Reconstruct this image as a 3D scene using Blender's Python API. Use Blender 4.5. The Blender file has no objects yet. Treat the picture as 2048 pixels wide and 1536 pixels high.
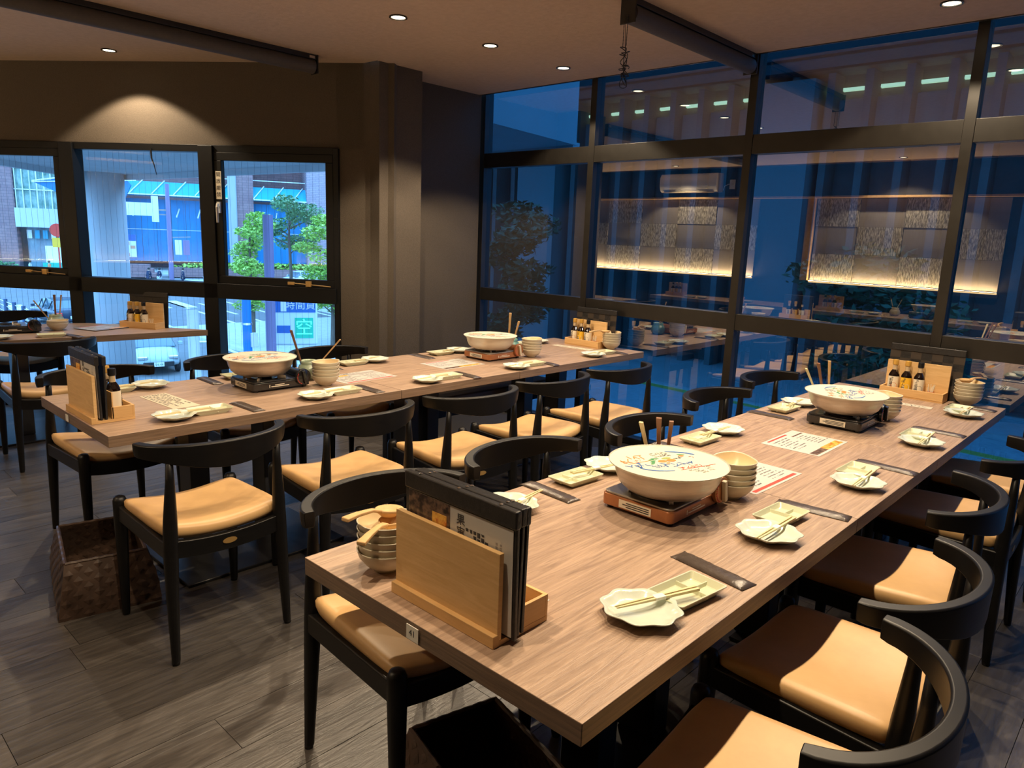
import bpy, bmesh, math, random
from mathutils import Matrix, Vector
from math import pi, sin, cos, radians as R
random.seed(7)
SC = bpy.context.scene
COL = SC.collection

# ------------------------------------------------------------------ camera, sky, exposure
cam = bpy.data.cameras.new('camera'); cam_o = bpy.data.objects.new('camera', cam); COL.objects.link(cam_o)
cam.sensor_width = 36; cam.lens = 1443.99652/2048*36; cam.clip_start = .02; cam.clip_end = 500
YAW, PIT, ROL = .747861328, .199730347, .0377738058
fw = Vector((cos(PIT)*cos(YAW), cos(PIT)*sin(YAW), -sin(PIT))); rt = Vector((sin(YAW), -cos(YAW), 0)); up = rt.cross(fw)
r2 = rt*cos(ROL)+up*sin(ROL); u2 = up*cos(ROL)-rt*sin(ROL)
cam_o.matrix_world = Matrix(((r2.x, u2.x, -fw.x, 0), (r2.y, u2.y, -fw.y, 0), (r2.z, u2.z, -fw.z, 1.5), (0, 0, 0, 1)))
SC.camera = cam_o
w = bpy.data.worlds.new('world'); SC.world = w; w.use_nodes = True
bg = w.node_tree.nodes['Background']; bg.inputs[0].default_value = (.22, .53, 1, 1); bg.inputs[1].default_value = 5.6
SC.view_settings.view_transform = 'Standard'; SC.view_settings.look = 'None'; SC.view_settings.gamma = 1
SC.view_settings.use_curve_mapping = False; SC.view_settings.exposure = 0.0
SC.cycles.max_bounces = 8; SC.cycles.transparent_max_bounces = 16; SC.cycles.sample_clamp_indirect = 6
SC.cycles.caustics_reflective = False; SC.cycles.caustics_refractive = False
LAMP_W = 82; LAMP_RGB = (1, .78, .52)
CEIL = 2.66

# ------------------------------------------------------------------ materials
MAT = {}
def mat(name, col, rough=.5, metal=0, spec=.5, emit=None, es=1, coat=0):
    if name in MAT: return MAT[name]
    m = bpy.data.materials.new(name); m.use_nodes = True; b = m.node_tree.nodes['Principled BSDF']
    b.inputs['Base Color'].default_value = (*col, 1); b.inputs['Roughness'].default_value = rough
    b.inputs['Metallic'].default_value = metal; b.inputs['Specular IOR Level'].default_value = spec
    b.inputs['Coat Weight'].default_value = coat
    if emit: b.inputs['Emission Color'].default_value = (*emit, 1); b.inputs['Emission Strength'].default_value = es
    MAT[name] = m; return m
def noisy(name, c0, c1, scale=(1, 1, 1), ns=5, detail=6, rough=.5, bump=0, dist=0, metal=0, spec=.5, per_obj=0, lo=.3, hi=.7, coord='Object', rough2=None):
    """procedural two-colour grain in object space, optional bump and per-object value shift"""
    if name in MAT: return MAT[name]
    m = mat(name, c0, rough, metal, spec); nt = m.node_tree; N = nt.nodes; L = nt.links; b = N['Principled BSDF']
    tc = N.new('ShaderNodeTexCoord'); mp = N.new('ShaderNodeMapping'); mp.inputs['Scale'].default_value = scale
    nz = N.new('ShaderNodeTexNoise'); nz.inputs['Scale'].default_value = ns; nz.inputs['Detail'].default_value = detail
    nz.inputs['Distortion'].default_value = dist; nz.inputs['Roughness'].default_value = .62
    rp = N.new('ShaderNodeValToRGB'); rp.color_ramp.elements[0].color = (*c0, 1); rp.color_ramp.elements[1].color = (*c1, 1)
    rp.color_ramp.elements[0].position = lo; rp.color_ramp.elements[1].position = hi
    L.new(tc.outputs[coord], mp.inputs[0]); L.new(mp.outputs[0], nz.inputs[0]); L.new(nz.outputs[0], rp.inputs[0])
    out = rp.outputs[0]
    if per_obj:
        oi = N.new('ShaderNodeObjectInfo'); mr = N.new('ShaderNodeMapRange'); hs = N.new('ShaderNodeHueSaturation')
        mr.inputs[3].default_value = 1-per_obj; mr.inputs[4].default_value = 1+per_obj
        L.new(oi.outputs['Random'], mr.inputs[0]); L.new(mr.outputs[0], hs.inputs['Value']); L.new(out, hs.inputs['Color']); out = hs.outputs[0]
        ad = N.new('ShaderNodeVectorMath'); ad.operation = 'ADD'; sc = N.new('ShaderNodeVectorMath'); sc.operation = 'SCALE'
        cb = N.new('ShaderNodeCombineXYZ'); L.new(oi.outputs['Random'], cb.inputs[0]); L.new(oi.outputs['Random'], cb.inputs[1])
        L.new(cb.outputs[0], sc.inputs[0]); sc.inputs['Scale'].default_value = 37
        L.new(tc.outputs[coord], ad.inputs[0]); L.new(sc.outputs[0], ad.inputs[1]); L.new(ad.outputs[0], mp.inputs[0])
    L.new(out, b.inputs['Base Color'])
    if rough2 is not None:
        mr2 = N.new('ShaderNodeMapRange'); mr2.inputs[3].default_value = rough; mr2.inputs[4].default_value = rough2
        L.new(nz.outputs[0], mr2.inputs[0]); L.new(mr2.outputs[0], b.inputs['Roughness'])
    if bump:
        bp = N.new('ShaderNodeBump'); bp.inputs['Strength'].default_value = bump; bp.inputs['Distance'].default_value = .01
        L.new(nz.outputs[0], bp.inputs['Height']); L.new(bp.outputs[0], b.inputs['Normal'])
    return m
M_black = noisy('black_lacquered_wood', (.0035, .0035, .004), (.0065, .006, .006), (3, 3, 30), 6, rough=.36, rough2=.44, spec=.32)
M_seat = noisy('tan_leather', (.54, .335, .150), (.62, .395, .180), (1, 1, 1), 9, rough=.42, bump=.05, spec=.4)
M_table = noisy('greyed_oak_laminate', (.225, .150, .108), (.465, .325, .232), (1.0, 15, 15), 3.6, 9, .40, .22, 1.6, lo=.28, hi=.66)
M_plank = noisy('dark_floor_plank', (.046, .041, .038), (.102, .091, .083), (1.0, 9, 9), 5, 8, .27, .22, .8, per_obj=.28, spec=.62, rough2=.42)
M_joint = mat('floor_joint_dark', (.02, .018, .017), .8)
M_paper = noisy('brown_wallpaper', (.068, .054, .040), (.100, .080, .061), (1, 1, 1), 210, 3, .85, .35, coord='Generated' if False else 'Object')
M_ceil = noisy('ceiling_paper', (.47, .365, .295), (.54, .42, .345), (1, 1, 1), 26, 6, .9, .25)
M_dark = noisy('dark_wall_paint', (.030, .031, .036), (.042, .042, .047), (1, 1, 1), 40, 3, .8)
M_frame = noisy('black_bronze_frame', (.008, .007, .006), (.013, .0115, .010), (1, 1, 1), 14, 3, .38, metal=.0, spec=.6)
M_framel = mat('blackened_window_frame', (.0035, .004, .005), .42, spec=.30)
M_edge = noisy('dark_table_edge', (.125, .085, .060), (.230, .160, .112), (1.5, 1.5, 40), 4, 6, .45, .1, .6, lo=.3, hi=.7)
M_steel = noisy('base_steel_black', (.012, .012, .014), (.02, .02, .022), (1, 1, 1), 8, rough=.28)
M_pine = noisy('pine_wood', (.60, .36, .14), (.74, .47, .21), (1.2, 1.2, 14), 4, 6, .5, .05, .6)
M_pineh = noisy('pine_board', (.66, .41, .17), (.80, .54, .26), (2, 1.5, 16), 4, 6, .5, .05, .9)
M_glaze = mat('celadon_white_glaze', (.60, .655, .58), .18, spec=.6, coat=.3)
M_tray = mat('cream_green_glaze', (.62, .635, .46), .22, spec=.6, coat=.3)
M_bowl = mat('cream_melamine', (.60, .54, .41), .34)
M_bowli = mat('warm_bowl_inside', (.66, .52, .31), .35)
M_stick = noisy('pale_aspen_wood', (.66, .54, .29), (.74, .63, .38), (2, 20, 20), 6, rough=.6)
M_band = mat('white_paper_band', (.86, .84, .74), .8)
M_wipe = noisy('dark_brown_film', (.058, .044, .038), (.085, .066, .057), (5, 9, 9), 4, rough=.26, bump=.35)
M_alu = noisy('brushed_aluminium', (.40, .35, .295), (.52, .46, .39), (1, 1, 9), 12, rough=.36, metal=.85)
M_lidp = mat('ivory_lid_paper', (.62, .60, .49), .5)
M_lidr = mat('lid_rim_grey', (.40, .40, .36), .4)
M_red = mat('print_red', (.72, .05, .03), .6); M_orange = mat('print_orange', (.85, .22, .05), .6)
M_green = mat('print_green', (.06, .26, .10), .6); M_olive = mat('print_olive', (.30, .36, .10), .6)
M_blue = mat('print_blue', (.03, .13, .42), .6); M_ink = mat('print_ink', (.05, .05, .055), .7)
M_greyp = mat('print_grey', (.30, .28, .27), .7)
M_sheet = mat('white_laminated_sheet', (.60, .585, .56), .25)
M_slip = mat('cream_slip_paper', (.62, .56, .43), .7)
M_food = noisy('food_photo_print', (.55, .14, .02), (.90, .55, .12), (1, 1, 1), 55, 4, .3, lo=.4, hi=.6)
M_foodd = noisy('dark_food_photo_print', (.03, .02, .02), (.22, .14, .10), (1, 1, 1), 60, 4, .3, lo=.4, hi=.6)
M_copper = noisy('copper_enamel', (.36, .14, .055), (.44, .18, .075), (1, 1, 1), 10, rough=.3, metal=.35)
M_stovet = noisy('grey_stove_top', (.30, .27, .23), (.36, .32, .28), (1, 1, 1), 10, rough=.35, metal=.5)
M_stoveb = mat('black_stove_enamel', (.012, .012, .013), .22, coat=.4)
M_chrome = mat('chrome', (.75, .74, .72), .18, 1)
M_ivory = mat('ivory_plastic', (.70, .63, .47), .4)
M_soy = mat('dark_soy_sauce', (.010, .005, .004), .06, coat=.8)
M_neck = mat('clear_bottle_neck', (.62, .48, .30), .08, coat=.8)
M_gold = mat('gold_cap', (.66, .38, .08), .35, .25); M_bcap = mat('black_cap', (.012, .012, .013), .3)
M_lwhite = mat('label_cream', (.80, .73, .58), .6); M_lyel = mat('label_yellow', (.86, .50, .03), .6)
M_lpk = mat('label_salmon', (.74, .34, .20), .6); M_lgy = mat('label_grey', (.36, .35, .33), .6)
M_cover = noisy('black_menu_leather', (.012, .012, .014), (.022, .021, .022), (1, 1, 1), 90, rough=.4, bump=.2)
M_coverc = mat('menu_cover_check', (.045, .034, .027), .5)
M_celadon = noisy('celadon_jar_glaze', (.26, .34, .24), (.40, .47, .34), (1, 1, 1), 25, rough=.25)
M_wood = noisy('ladle_wood', (.58, .36, .16), (.70, .46, .22), (3, 3, 3), 9, rough=.55)
M_woodd = mat('dark_ladle_wood', (.22, .10, .05), .5)
M_basket = noisy('brown_woven_strap', (.045, .026, .018), (.085, .050, .034), (1, 1, 1), 22, rough=.45)
M_brass = mat('brass', (.55, .34, .12), .35, .6)
M_white = mat('white_plastic', (.78, .76, .70), .4)
M_blind = noisy('roller_blind_cloth', (.060, .052, .046), (.075, .064, .056), (1, 1, 1), 60, rough=.6)
M_asphalt = noisy('asphalt', (.15, .155, .16), (.19, .195, .20), (1, 1, 1), .8, 8, .85)
M_line = mat('road_paint_white', (.72, .74, .74), .7)
M_conc = noisy('smooth_concrete', (.36, .37, .38), (.43, .44, .45), (1, 1, .15), 1.2, 8, .8)
M_sheetb = noisy('blue_site_sheet', (.003, .15, .34), (.004, .21, .44), (1, 1, .3), .4, 4, .5)
M_awn = mat('turquoise_awning', (.01, .34, .50), .5)
M_truss = mat('white_truss', (.75, .78, .78), .5)
M_leaf = noisy('leaf_green', (.24, .42, .06), (.46, .66, .13), (1, 1, 1), 3, rough=.5, spec=.4)
M_leafd = noisy('leaf_deep_green', (.10, .24, .10), (.22, .42, .18), (1, 1, 1), 3, rough=.5, spec=.4)
M_bark = noisy('bark', (.09, .065, .05), (.17, .12, .09), (1, 1, .2), 12, rough=.8)
M_tyre = mat('tyre', (.015, .015, .017), .7)
M_carglass = mat('car_glass', (.10, .16, .20), .08, spec=.9)
M_lampred = mat('tail_lamp_red', (.7, .02, .03), .3, emit=(1, .03, .05), es=.6)
M_skin = mat('skin', (.55, .36, .26), .6); M_hair = mat('hair', (.02, .016, .014), .5)

def brick_mat(name, c1, c2, mort, bw, bh):
    m = mat(name, c1, .75); nt = m.node_tree; N = nt.nodes; L = nt.links
    tc = N.new('ShaderNodeTexCoord'); mp = N.new('ShaderNodeMapping'); mp.inputs['Rotation'].default_value = (pi/2, 0, 0)
    bt = N.new('ShaderNodeTexBrick'); bt.inputs['Scale'].default_value = 1; bt.inputs['Brick Width'].default_value = bw; bt.inputs['Row Height'].default_value = bh
    bt.inputs['Mortar Size'].default_value = .02; bt.inputs['Color1'].default_value = (*c1, 1); bt.inputs['Color2'].default_value = (*c2, 1); bt.inputs['Mortar'].default_value = (*mort, 1)
    L.new(tc.outputs['Object'], mp.inputs[0]); L.new(mp.outputs[0], bt.inputs[0]); L.new(bt.outputs[0], N['Principled BSDF'].inputs['Base Color'])
    return m
M_brick = brick_mat('purple_brown_brick', (.27, .15, .15), (.33, .19, .18), (.17, .11, .12), .9, .30)
M_brickl = brick_mat('greyish_brick', (.36, .26, .28), (.42, .31, .32), (.22, .18, .22), .7, .22)

def glass_mat(name, tint, refl, rough=.0):
    m = bpy.data.materials.new(name); m.use_nodes = True; nt = m.node_tree; N = nt.nodes; L = nt.links; N.remove(N['Principled BSDF'])
    t = N.new('ShaderNodeBsdfTransparent'); t.inputs[0].default_value = (*tint, 1)
    g = N.new('ShaderNodeBsdfGlossy'); g.inputs['Roughness'].default_value = rough; g.inputs['Color'].default_value = (1, 1, 1, 1)
    fr = N.new('ShaderNodeFresnel'); fr.inputs[0].default_value = 1.5; ge = N.new('ShaderNodeNewGeometry'); iv = N.new('ShaderNodeMapRange'); iv.inputs[3].default_value = 1.5; iv.inputs[4].default_value = 1/1.5; L.new(ge.outputs['Backfacing'], iv.inputs[0]); L.new(iv.outputs[0], fr.inputs[0])
    ad = N.new('ShaderNodeMath'); ad.operation = 'ADD'; ad.use_clamp = True; ad.inputs[1].default_value = refl
    mx = N.new('ShaderNodeMixShader'); L.new(fr.outputs[0], ad.inputs[0]); L.new(ad.outputs[0], mx.inputs[0])
    L.new(t.outputs[0], mx.inputs[1]); L.new(g.outputs[0], mx.inputs[2]); L.new(mx.outputs[0], N['Material Output'].inputs[0])
    MAT[name] = m; return m
M_clear = glass_mat('clear_wired_glass', (.93, .97, 1.0), .0)
M_film = glass_mat('blue_filmed_glass', (.045, .150, .235), .23)

# ------------------------------------------------------------------ mesh helpers
class MB:
    def __init__(s): s.v = []; s.f = []
    def add(s, vs, fs):
        n = len(s.v); s.v += [Vector(q) for q in vs]; s.f += [tuple(i+n for i in f) for f in fs]; return s
    def box(s, x0, y0, z0, x1, y1, z1, M=None):
        vs = [Vector((x, y, z)) for z in (z0, z1) for y in (y0, y1) for x in (x0, x1)]
        if M: vs = [M @ q for q in vs]
        return s.add(vs, [(0, 2, 3, 1), (4, 5, 7, 6), (0, 1, 5, 4), (2, 6, 7, 3), (0, 4, 6, 2), (1, 3, 7, 5)])
    def bar(s, a, b, wd, ht):
        """box between two points, wd across, ht vertical-ish"""
        a = Vector(a); b = Vector(b); d = (b-a); l = d.length; M = frame(a, d)
        return s.box(0, -wd/2, -ht/2, l, wd/2, ht/2, M)
    def tube(s, pts, rad, seg=10, cap=True):
        pts = [Vector(p) for p in pts]; rad = rad if isinstance(rad, (list, tuple)) else [rad]*len(pts); n = len(s.v)
        prev = None
        for i, p in enumerate(pts):
            d = (pts[min(i+1, len(pts)-1)]-pts[max(i-1, 0)]).normalized()
            a = d.orthogonal().normalized() if prev is None else (prev-d*prev.dot(d)).normalized()
            prev = a; b = d.cross(a)
            for k in range(seg):
                t = 2*pi*k/seg; s.v.append(p+(a*cos(t)+b*sin(t))*rad[i])
        for i in range(len(pts)-1):
            for k in range(seg):
                q = (k+1) % seg; s.f.append((n+i*seg+k, n+i*seg+q, n+(i+1)*seg+q, n+(i+1)*seg+k))
        if cap:
            s.f.append(tuple(n+k for k in reversed(range(seg)))); s.f.append(tuple(n+(len(pts)-1)*seg+k for k in range(seg)))
        return s
    def rings(s, rings, close_ends=True):
        """loft between rings of equal length"""
        n = len(s.v); k = len(rings[0])
        for r in rings: s.v += [Vector(q) for q in r]
        for i in range(len(rings)-1):
            for j in range(k):
                q = (j+1) % k; s.f.append((n+i*k+j, n+i*k+q, n+(i+1)*k+q, n+(i+1)*k+j))
        if close_ends:
            s.f.append(tuple(n+j for j in reversed(range(k)))); s.f.append(tuple(n+(len(rings)-1)*k+j for j in range(k)))
        return s
    def lathe(s, prof, seg=32, c=(0, 0, 0), shape=None, zf=None, ends=True):
        rs = []
        for r, z in prof:
            ring = []
            for k in range(seg):
                t = 2*pi*k/seg; m = shape(t) if shape else (1, 1); m = m if isinstance(m, tuple) else (m, m)
                ring.append((c[0]+r*m[0]*cos(t), c[1]+r*m[1]*sin(t), c[2]+z+(zf(t, r, z) if zf else 0)))
            rs.append(ring)
        return s.rings(rs, ends)
    def prism(s, poly, z0, z1, M=None):
        n = len(poly); vs = [Vector((x, y, z0)) for x, y in poly]+[Vector((x, y, z1)) for x, y in poly]
        if M: vs = [M @ q for q in vs]
        return s.add(vs, [tuple(reversed(range(n))), tuple(range(n, 2*n))]+[(i, (i+1) % n, n+(i+1) % n, n+i) for i in range(n)])
    def xf(s, M): s.v = [M @ q for q in s.v]; return s
    def mesh(s, name, m, smooth=False):
        me = bpy.data.meshes.new(name); me.from_pydata([tuple(q) for q in s.v], [], s.f)
        bm = bmesh.new(); bm.from_mesh(me); bmesh.ops.recalc_face_normals(bm, faces=bm.faces[:]); bm.to_mesh(me); bm.free()
        if m: me.materials.append(m)
        if smooth: me.polygons.foreach_set('use_smooth', [True]*len(me.polygons))
        return me
    def build(s, name, m, parent=None, bevel=0, smooth=False, sub=0, kind=None, label=None, auto=None):
        o = bpy.data.objects.new(name, s.mesh(name, m, smooth or bool(sub))); COL.objects.link(o)
        if parent: o.parent = parent
        if bevel:
            b = o.modifiers.new('bevel', 'BEVEL'); b.width = bevel; b.segments = 2; b.limit_method = 'ANGLE'; b.angle_limit = R(35)
            o.data.polygons.foreach_set('use_smooth', [True]*len(o.data.polygons)); b.harden_normals = True
        if sub: q = o.modifiers.new('sub', 'SUBSURF'); q.levels = q.render_levels = sub
        if kind: o['kind'] = kind
        if label: o['label'] = label
        return o
def frame(o, d, upv=(0, 0, 1)):
    x = Vector(d).normalized(); u = Vector(upv)
    if abs(x.dot(u)) > .999: u = Vector((0, 1, 0))
    y = u.cross(x).normalized(); z = x.cross(y)
    return Matrix(((x.x, y.x, z.x, o[0]), (x.y, y.y, z.y, o[1]), (x.z, y.z, z.z, o[2]), (0, 0, 0, 1)))
def place(x, y, z=0, rz=0): return Matrix.Translation((x, y, z)) @ Matrix.Rotation(rz, 4, 'Z')
def tag(o, label=None, cat=None, group=None, kind=None):
    if label: o['label'] = label
    if cat: o['category'] = cat
    if group: o['group'] = group
    if kind: o['kind'] = kind
    return o
def empty(name, M=None, label=None, cat=None, group=None, kind=None):
    o = bpy.data.objects.new(name, None); COL.objects.link(o); o.empty_display_size = .05
    if M is not None: o.matrix_world = M
    return tag(o, label, cat, group, kind)
KIDS = {}
def copy_tree(o, M=None, label=None, group=None, parent=None):
    c = o.copy(); COL.objects.link(c)
    if parent is not None: c.parent = parent
    if M is not None: c.matrix_world = M
    if label: c['label'] = label
    if group: c['group'] = group
    for k in [k for k in bpy.data.objects if k.parent == o] if o.name not in KIDS else KIDS[o.name]: copy_tree(k, parent=c)
    return c
def freeze(o):
    """remember the children of a prototype so that copying is quick"""
    KIDS[o.name] = [k for k in bpy.data.objects if k.parent == o]
    for k in KIDS[o.name]: freeze(k)
_tc = {}
def text_mesh(body, size, depth=.0, align='CENTER'):
    key = (body, size, depth, align)
    if key in _tc: return _tc[key]
    c = bpy.data.curves.new('lettering', 'FONT'); c.body = body; c.size = size; c.align_x = align; c.align_y = 'CENTER'; c.extrude = depth; c.resolution_u = 2
    o = bpy.data.objects.new('lettering', c); COL.objects.link(o)
    dg = bpy.context.evaluated_depsgraph_get(); me = bpy.data.meshes.new_from_object(o.evaluated_get(dg))
    bpy.data.objects.remove(o); _tc[key] = me; return me
def text(name, body, size, m, parent, M, wrap=0, depth=0.0002):
    me = text_mesh(body, size, depth).copy(); me.materials.clear(); me.materials.append(m)
    for v in me.vertices:
        p = v.co
        if wrap: a = p.x/wrap; p = Vector((wrap*sin(a), p.y, wrap*cos(a)-wrap+p.z))
        v.co = M @ p
    o = bpy.data.objects.new(name, me); COL.objects.link(o); o.parent = parent; return o
def dashes(mb, x0, y0, x1, y1, rows, h, z, seed=0, fill=.75):
    """rows of tiny ink marks standing for print too small to read"""
    rn = random.Random(seed); st = (y1-y0)/rows
    for i in range(rows):
        y = y0+st*(i+.5); x = x0; e = x0+(x1-x0)*rn.uniform(.55, 1)
        while x < e:
            l = rn.uniform(.4, 1.3)*h
            if rn.random() < fill: mb.add([(x, y-h/2, z), (x+l, y-h/2, z), (x+l, y+h*rn.uniform(.1, .5), z), (x, y+h/2, z)], [(0, 1, 2, 3)])
            x += l+h*.35
    return mb

# ------------------------------------------------------------------ room shell
ZC = CEIL
WP = Vector((3.192, 4.489, 0)); WU = Vector((-.5816, .8135, 0)); WN = Vector((.8135, .5816, 0))   # street window wall: origin, run, outward normal
MW = Matrix(((WU.x, WN.x, 0, WP.x), (WU.y, WN.y, 0, WP.y), (0, 0, 1, 0), (0, 0, 0, 1)))          # local x along the wall, y outward
BX, YR = -1.5, -2.6
def struct(name, mb, m, parent=None, **k): o = mb.build(name, m, parent, **k); (o.__setitem__('kind', 'structure') if parent is None else None); return o
flo = struct('floor', MB().prism([(BX, YR), (4.62, YR), (4.62, 4.66), (3.25, 4.66), (-.45, 9.6), (BX, 9.6)], -.12, -.006), M_joint)
def clip_poly(poly, p, n):
    out = []
    for i in range(len(poly)):
        a = Vector(poly[i]); b = Vector(poly[(i+1) % len(poly)]); da = (a-p).dot(n); db = (b-p).dot(n)
        if da <= 0: out.append(tuple(a))
        if da*db < 0: out.append(tuple(a+(b-a)*(da/(da-db))))
    return out
pw, pl = .182, 1.22; nrow = 0; pcount = 0; extra = MB()
y = -2.55
while y < 8.2:
    off = random.uniform(-pl, 0) if nrow % 2 else random.uniform(-pl*.6, 0); x = BX+off
    while x < 4.56:
        x0, x1 = max(x, BX)+.001, min(x+pl, 4.56)-.001; y0, y1 = y+.001, y+pw-.001
        if x1-x0 > .05:
            poly = clip_poly([(x0, y0), (x1, y0), (x1, y1), (x0, y1)], Vector((WP.x, WP.y))-Vector((WN.x, WN.y))*.0, Vector((WN.x, WN.y)))
            if y1 > 4.6 and x1 > 3.2: poly = clip_poly(poly, Vector((0, 4.61)), Vector((0, 1))) if len(poly) > 2 else poly
            if len(poly) > 2:
                if x1 > .2 and y1 > -.6 and pcount < 290:
                    cx, cy = (x0+x1)/2, (y0+y1)/2
                    o = MB().prism([(a-cx, b-cy) for a, b in poly], -.006, 0).build('plank', M_plank, flo); o.location = (cx, cy, random.uniform(-.0004, 0)); pcount += 1
                else: extra.prism(poly, -.006, 0)
        x += pl
    y += pw; nrow += 1
extra.build('plank_area', M_plank, flo, kind='stuff')

# ceiling: slab cut along the window wall, its edge stops short of the glass
struct('ceiling', MB().prism([(BX, YR), (4.46, YR), (4.46, 4.62), (3.6, 4.62), (3.2, 4.345), (3.192, 4.489), (-.45, 9.6), (BX, 9.6)], ZC, ZC+.16), M_ceil)
struct('trim_1', MB().box(4.445, YR, ZC-.004, 4.462, 4.615, ZC+.17), M_frame)
# walls
wb = MB().box(0, -.0, 2.08, 5.6, .16, ZC+.05, MW).box(-.22, 0, 0, .205, .16, ZC+.05, MW).box(5.6, 0, 0, 6.4, .16, ZC+.05, MW)
struct('wall_street', wb, M_paper)
struct('wall_pillar', MB().box(3.217, 4.345, 0, 3.60, 4.9, ZC+.03), M_paper)
struct('wall_corner', MB().box(3.58, 4.618, 0, 4.47, 4.8, ZC+.03), M_paper)
struct('wall_back', MB().box(BX-.15, YR, 0, BX, 9.7, ZC+.05), M_dark)
struct('wall_right', MB().box(BX, YR-.15, 0, 4.7, YR, ZC+.05), M_dark)
struct('wall_far', MB().box(BX, 9.55, 0, -.3, 9.7, ZC+.05), M_dark)
struct('baseboard_corner', MB().box(3.58, 4.606, 0, 4.47, 4.618, .06).box(3.21, 4.333, 0, 3.61, 4.345, .06), M_steel, bevel=.002)
M_cove = mat('warm_cove_strip', (1, .8, .45), .5, emit=(1, .66, .28), es=3)
# back wall finish, seen mirrored in the glass: shelf line, chequered textured panels over a light strip
wf = empty('feature_wall', place(BX, 0, 0), kind='structure'); wf.name = 'trim_2'
MB().box(0, -2.4, 2.20, .16, 8.6, 2.225).build('shelf_board', M_wood, wf)
MB().box(0, 4.06, 1.06, .10, 4.16, 2.20).build('wood_post', M_wood, wf)
M_pan = noisy('smooth_panel', (.30, .27, .24), (.34, .31, .28), (1, 12, .6), 9, rough=.7)
M_pant = noisy('split_stone_panel', (.16, .15, .13), (.70, .66, .56), (1, 30, 5), 3.2, 4, .8, .9, lo=.42, hi=.60)
for a, b in ((1.75, 4.04), (4.9, 8.3)):
    n = round((b-a)/.62); st = (b-a)/n
    for i in range(n):
        for j in range(3):
            MB().box(.012, a+i*st+.003, 1.07+j*.375, .034+.012*((i+j) % 2), a+(i+1)*st-.003, 1.07+(j+1)*.375-.003).build('textured_panel' if (i+j) % 2 else 'smooth_panel', M_pant if (i+j) % 2 else M_pan, wf)
    MB().box(.045, a, 1.035, .075, b, 1.05).build('light_strip', M_cove, wf)
    MB().box(.0, a-.02, .99, .095, b+.02, 1.035).build('strip_ledge', M_dark, wf)
    l = bpy.data.lights.new('cove_light', 'AREA'); l.shape = 'RECTANGLE'; l.size = b-a; l.size_y = .03; l.energy = 30*(b-a)/2.3; l.color = (1, .70, .36)
    lo = bpy.data.objects.new('cove_light', l); COL.objects.link(lo); lo.parent = wf
    lo.matrix_local = Matrix.Translation((.075, (a+b)/2, 1.06)) @ Matrix(((0, -1, 0, 0), (1, 0, 0, 0), (0, 0, 1, 0), (0, 0, 0, 1))) @ Matrix.Rotation(pi, 4, 'X')

# ------------------------------------------------------------------ street window (clear wired glass, black frame)
wa = empty('window_1', MW.copy(), kind='structure')
FR = [(.205, .235)]
S0 = .205; PITCH = 1.123; MUL = [1.14+PITCH*i for i in range(5)]          # each mullion runs from s to s+.115
MB().box(.205, -.025, 2.035, 5.6, .07, 2.085).build('head_frame', M_framel, wa, bevel=.003)
MB().box(.205, -.045, .965, 5.6, .07, 1.08).build('transom_rail', M_framel, wa, bevel=.004)
MB().box(.205, -.03, -.005, 5.6, .07, .03).build('sill_frame', M_framel, wa, bevel=.003)
MB().box(.185, -.03, 0, .225, .07, 2.08).build('jamb_frame', M_framel, wa, bevel=.003)
for s in MUL: MB().box(s, -.045, 0, s+.115, .075, 2.08).build('mullion', M_framel, wa, bevel=.005)
bays = [(.225, 1.14)]+[(MUL[i]+.115, MUL[i+1]) for i in range(4)]
for i, (a, b) in enumerate(bays):
    vent = i % 2 == 0
    if vent:   # opening sash
        f = MB(); t = .058
        f.box(a, -.03, 1.08, b, .02, 1.08+t).box(a, -.03, 2.035-t, b, .02, 2.035).box(a, -.03, 1.08+t, a+t, .02, 2.035-t).box(b-t, -.03, 1.08+t, b, .02, 2.035-t)
        sh = f.build('sash_frame', M_framel, wa, bevel=.004)
        MB().add([(a+t, 0, 1.08+t), (b-t, 0, 1.08+t), (b-t, 0, 2.035-t), (a+t, 0, 2.035-t)], [(0, 1, 2, 3)]).build('pane', M_clear, sh)
        z = 1.105; h = MB().tube([(a+.02, -.05, z-.012), (a+.33, -.055, z+.004)], .004, 6).box(a+.30, -.06, z-.008, a+.35, -.045, z+.012).box(a+.17, -.06, z-.018, a+.21, -.04, z+.022)
        h.build('stay_arm', M_brass, sh, label='thin metal stay arm below the opening pane')
        x = b-.035
        g = MB().box(x-.012, -.05, 1.60, x+.012, -.03, 1.68).tube([(x, -.06, 1.665), (x-.004, -.075, 1.64), (x-.002, -.07, 1.53)], [.009, .010, .008], 8)
        g.build('window_handle', M_white, sh, smooth=False, label='white window handle')
        lb = MB().box(x-.022, -.0345, 1.70, x+.022, -.031, 1.90).build('notice_sticker', M_lwhite, sh, label='white notice sticker with vertical black characters')
        for k, ch in enumerate('開放厳禁'): text('character', ch, .036, M_ink, sh, Matrix.Translation((x, -.0350, 1.875-k*.048)) @ Matrix.Rotation(pi/2, 4, 'X') @ Matrix.Scale(-1, 4, (1, 0, 0)))
    else:
        MB().add([(a, .03, 1.08), (b, .03, 1.08), (b, .03, 2.035), (a, .03, 2.035)], [(0, 1, 2, 3)]).build('pane', M_clear, wa)
    MB().add([(a, .03, .03), (b, .03, .03), (b, .03, .965), (a, .03, .965)], [(0, 1, 2, 3)]).build('pane', M_clear, wa)
    wm = MB(); x = a+.03
    while x < b-.01:
        for z0, z1 in ((.03, .965), (1.09, 2.03)): wm.box(x-.0005, .0315, z0, x+.0005, .0325, z1)
        x += .05
    wm.build('wire_mesh', mat('wire_grey', (.10, .13, .17), .5), wa, kind='stuff')

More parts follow.
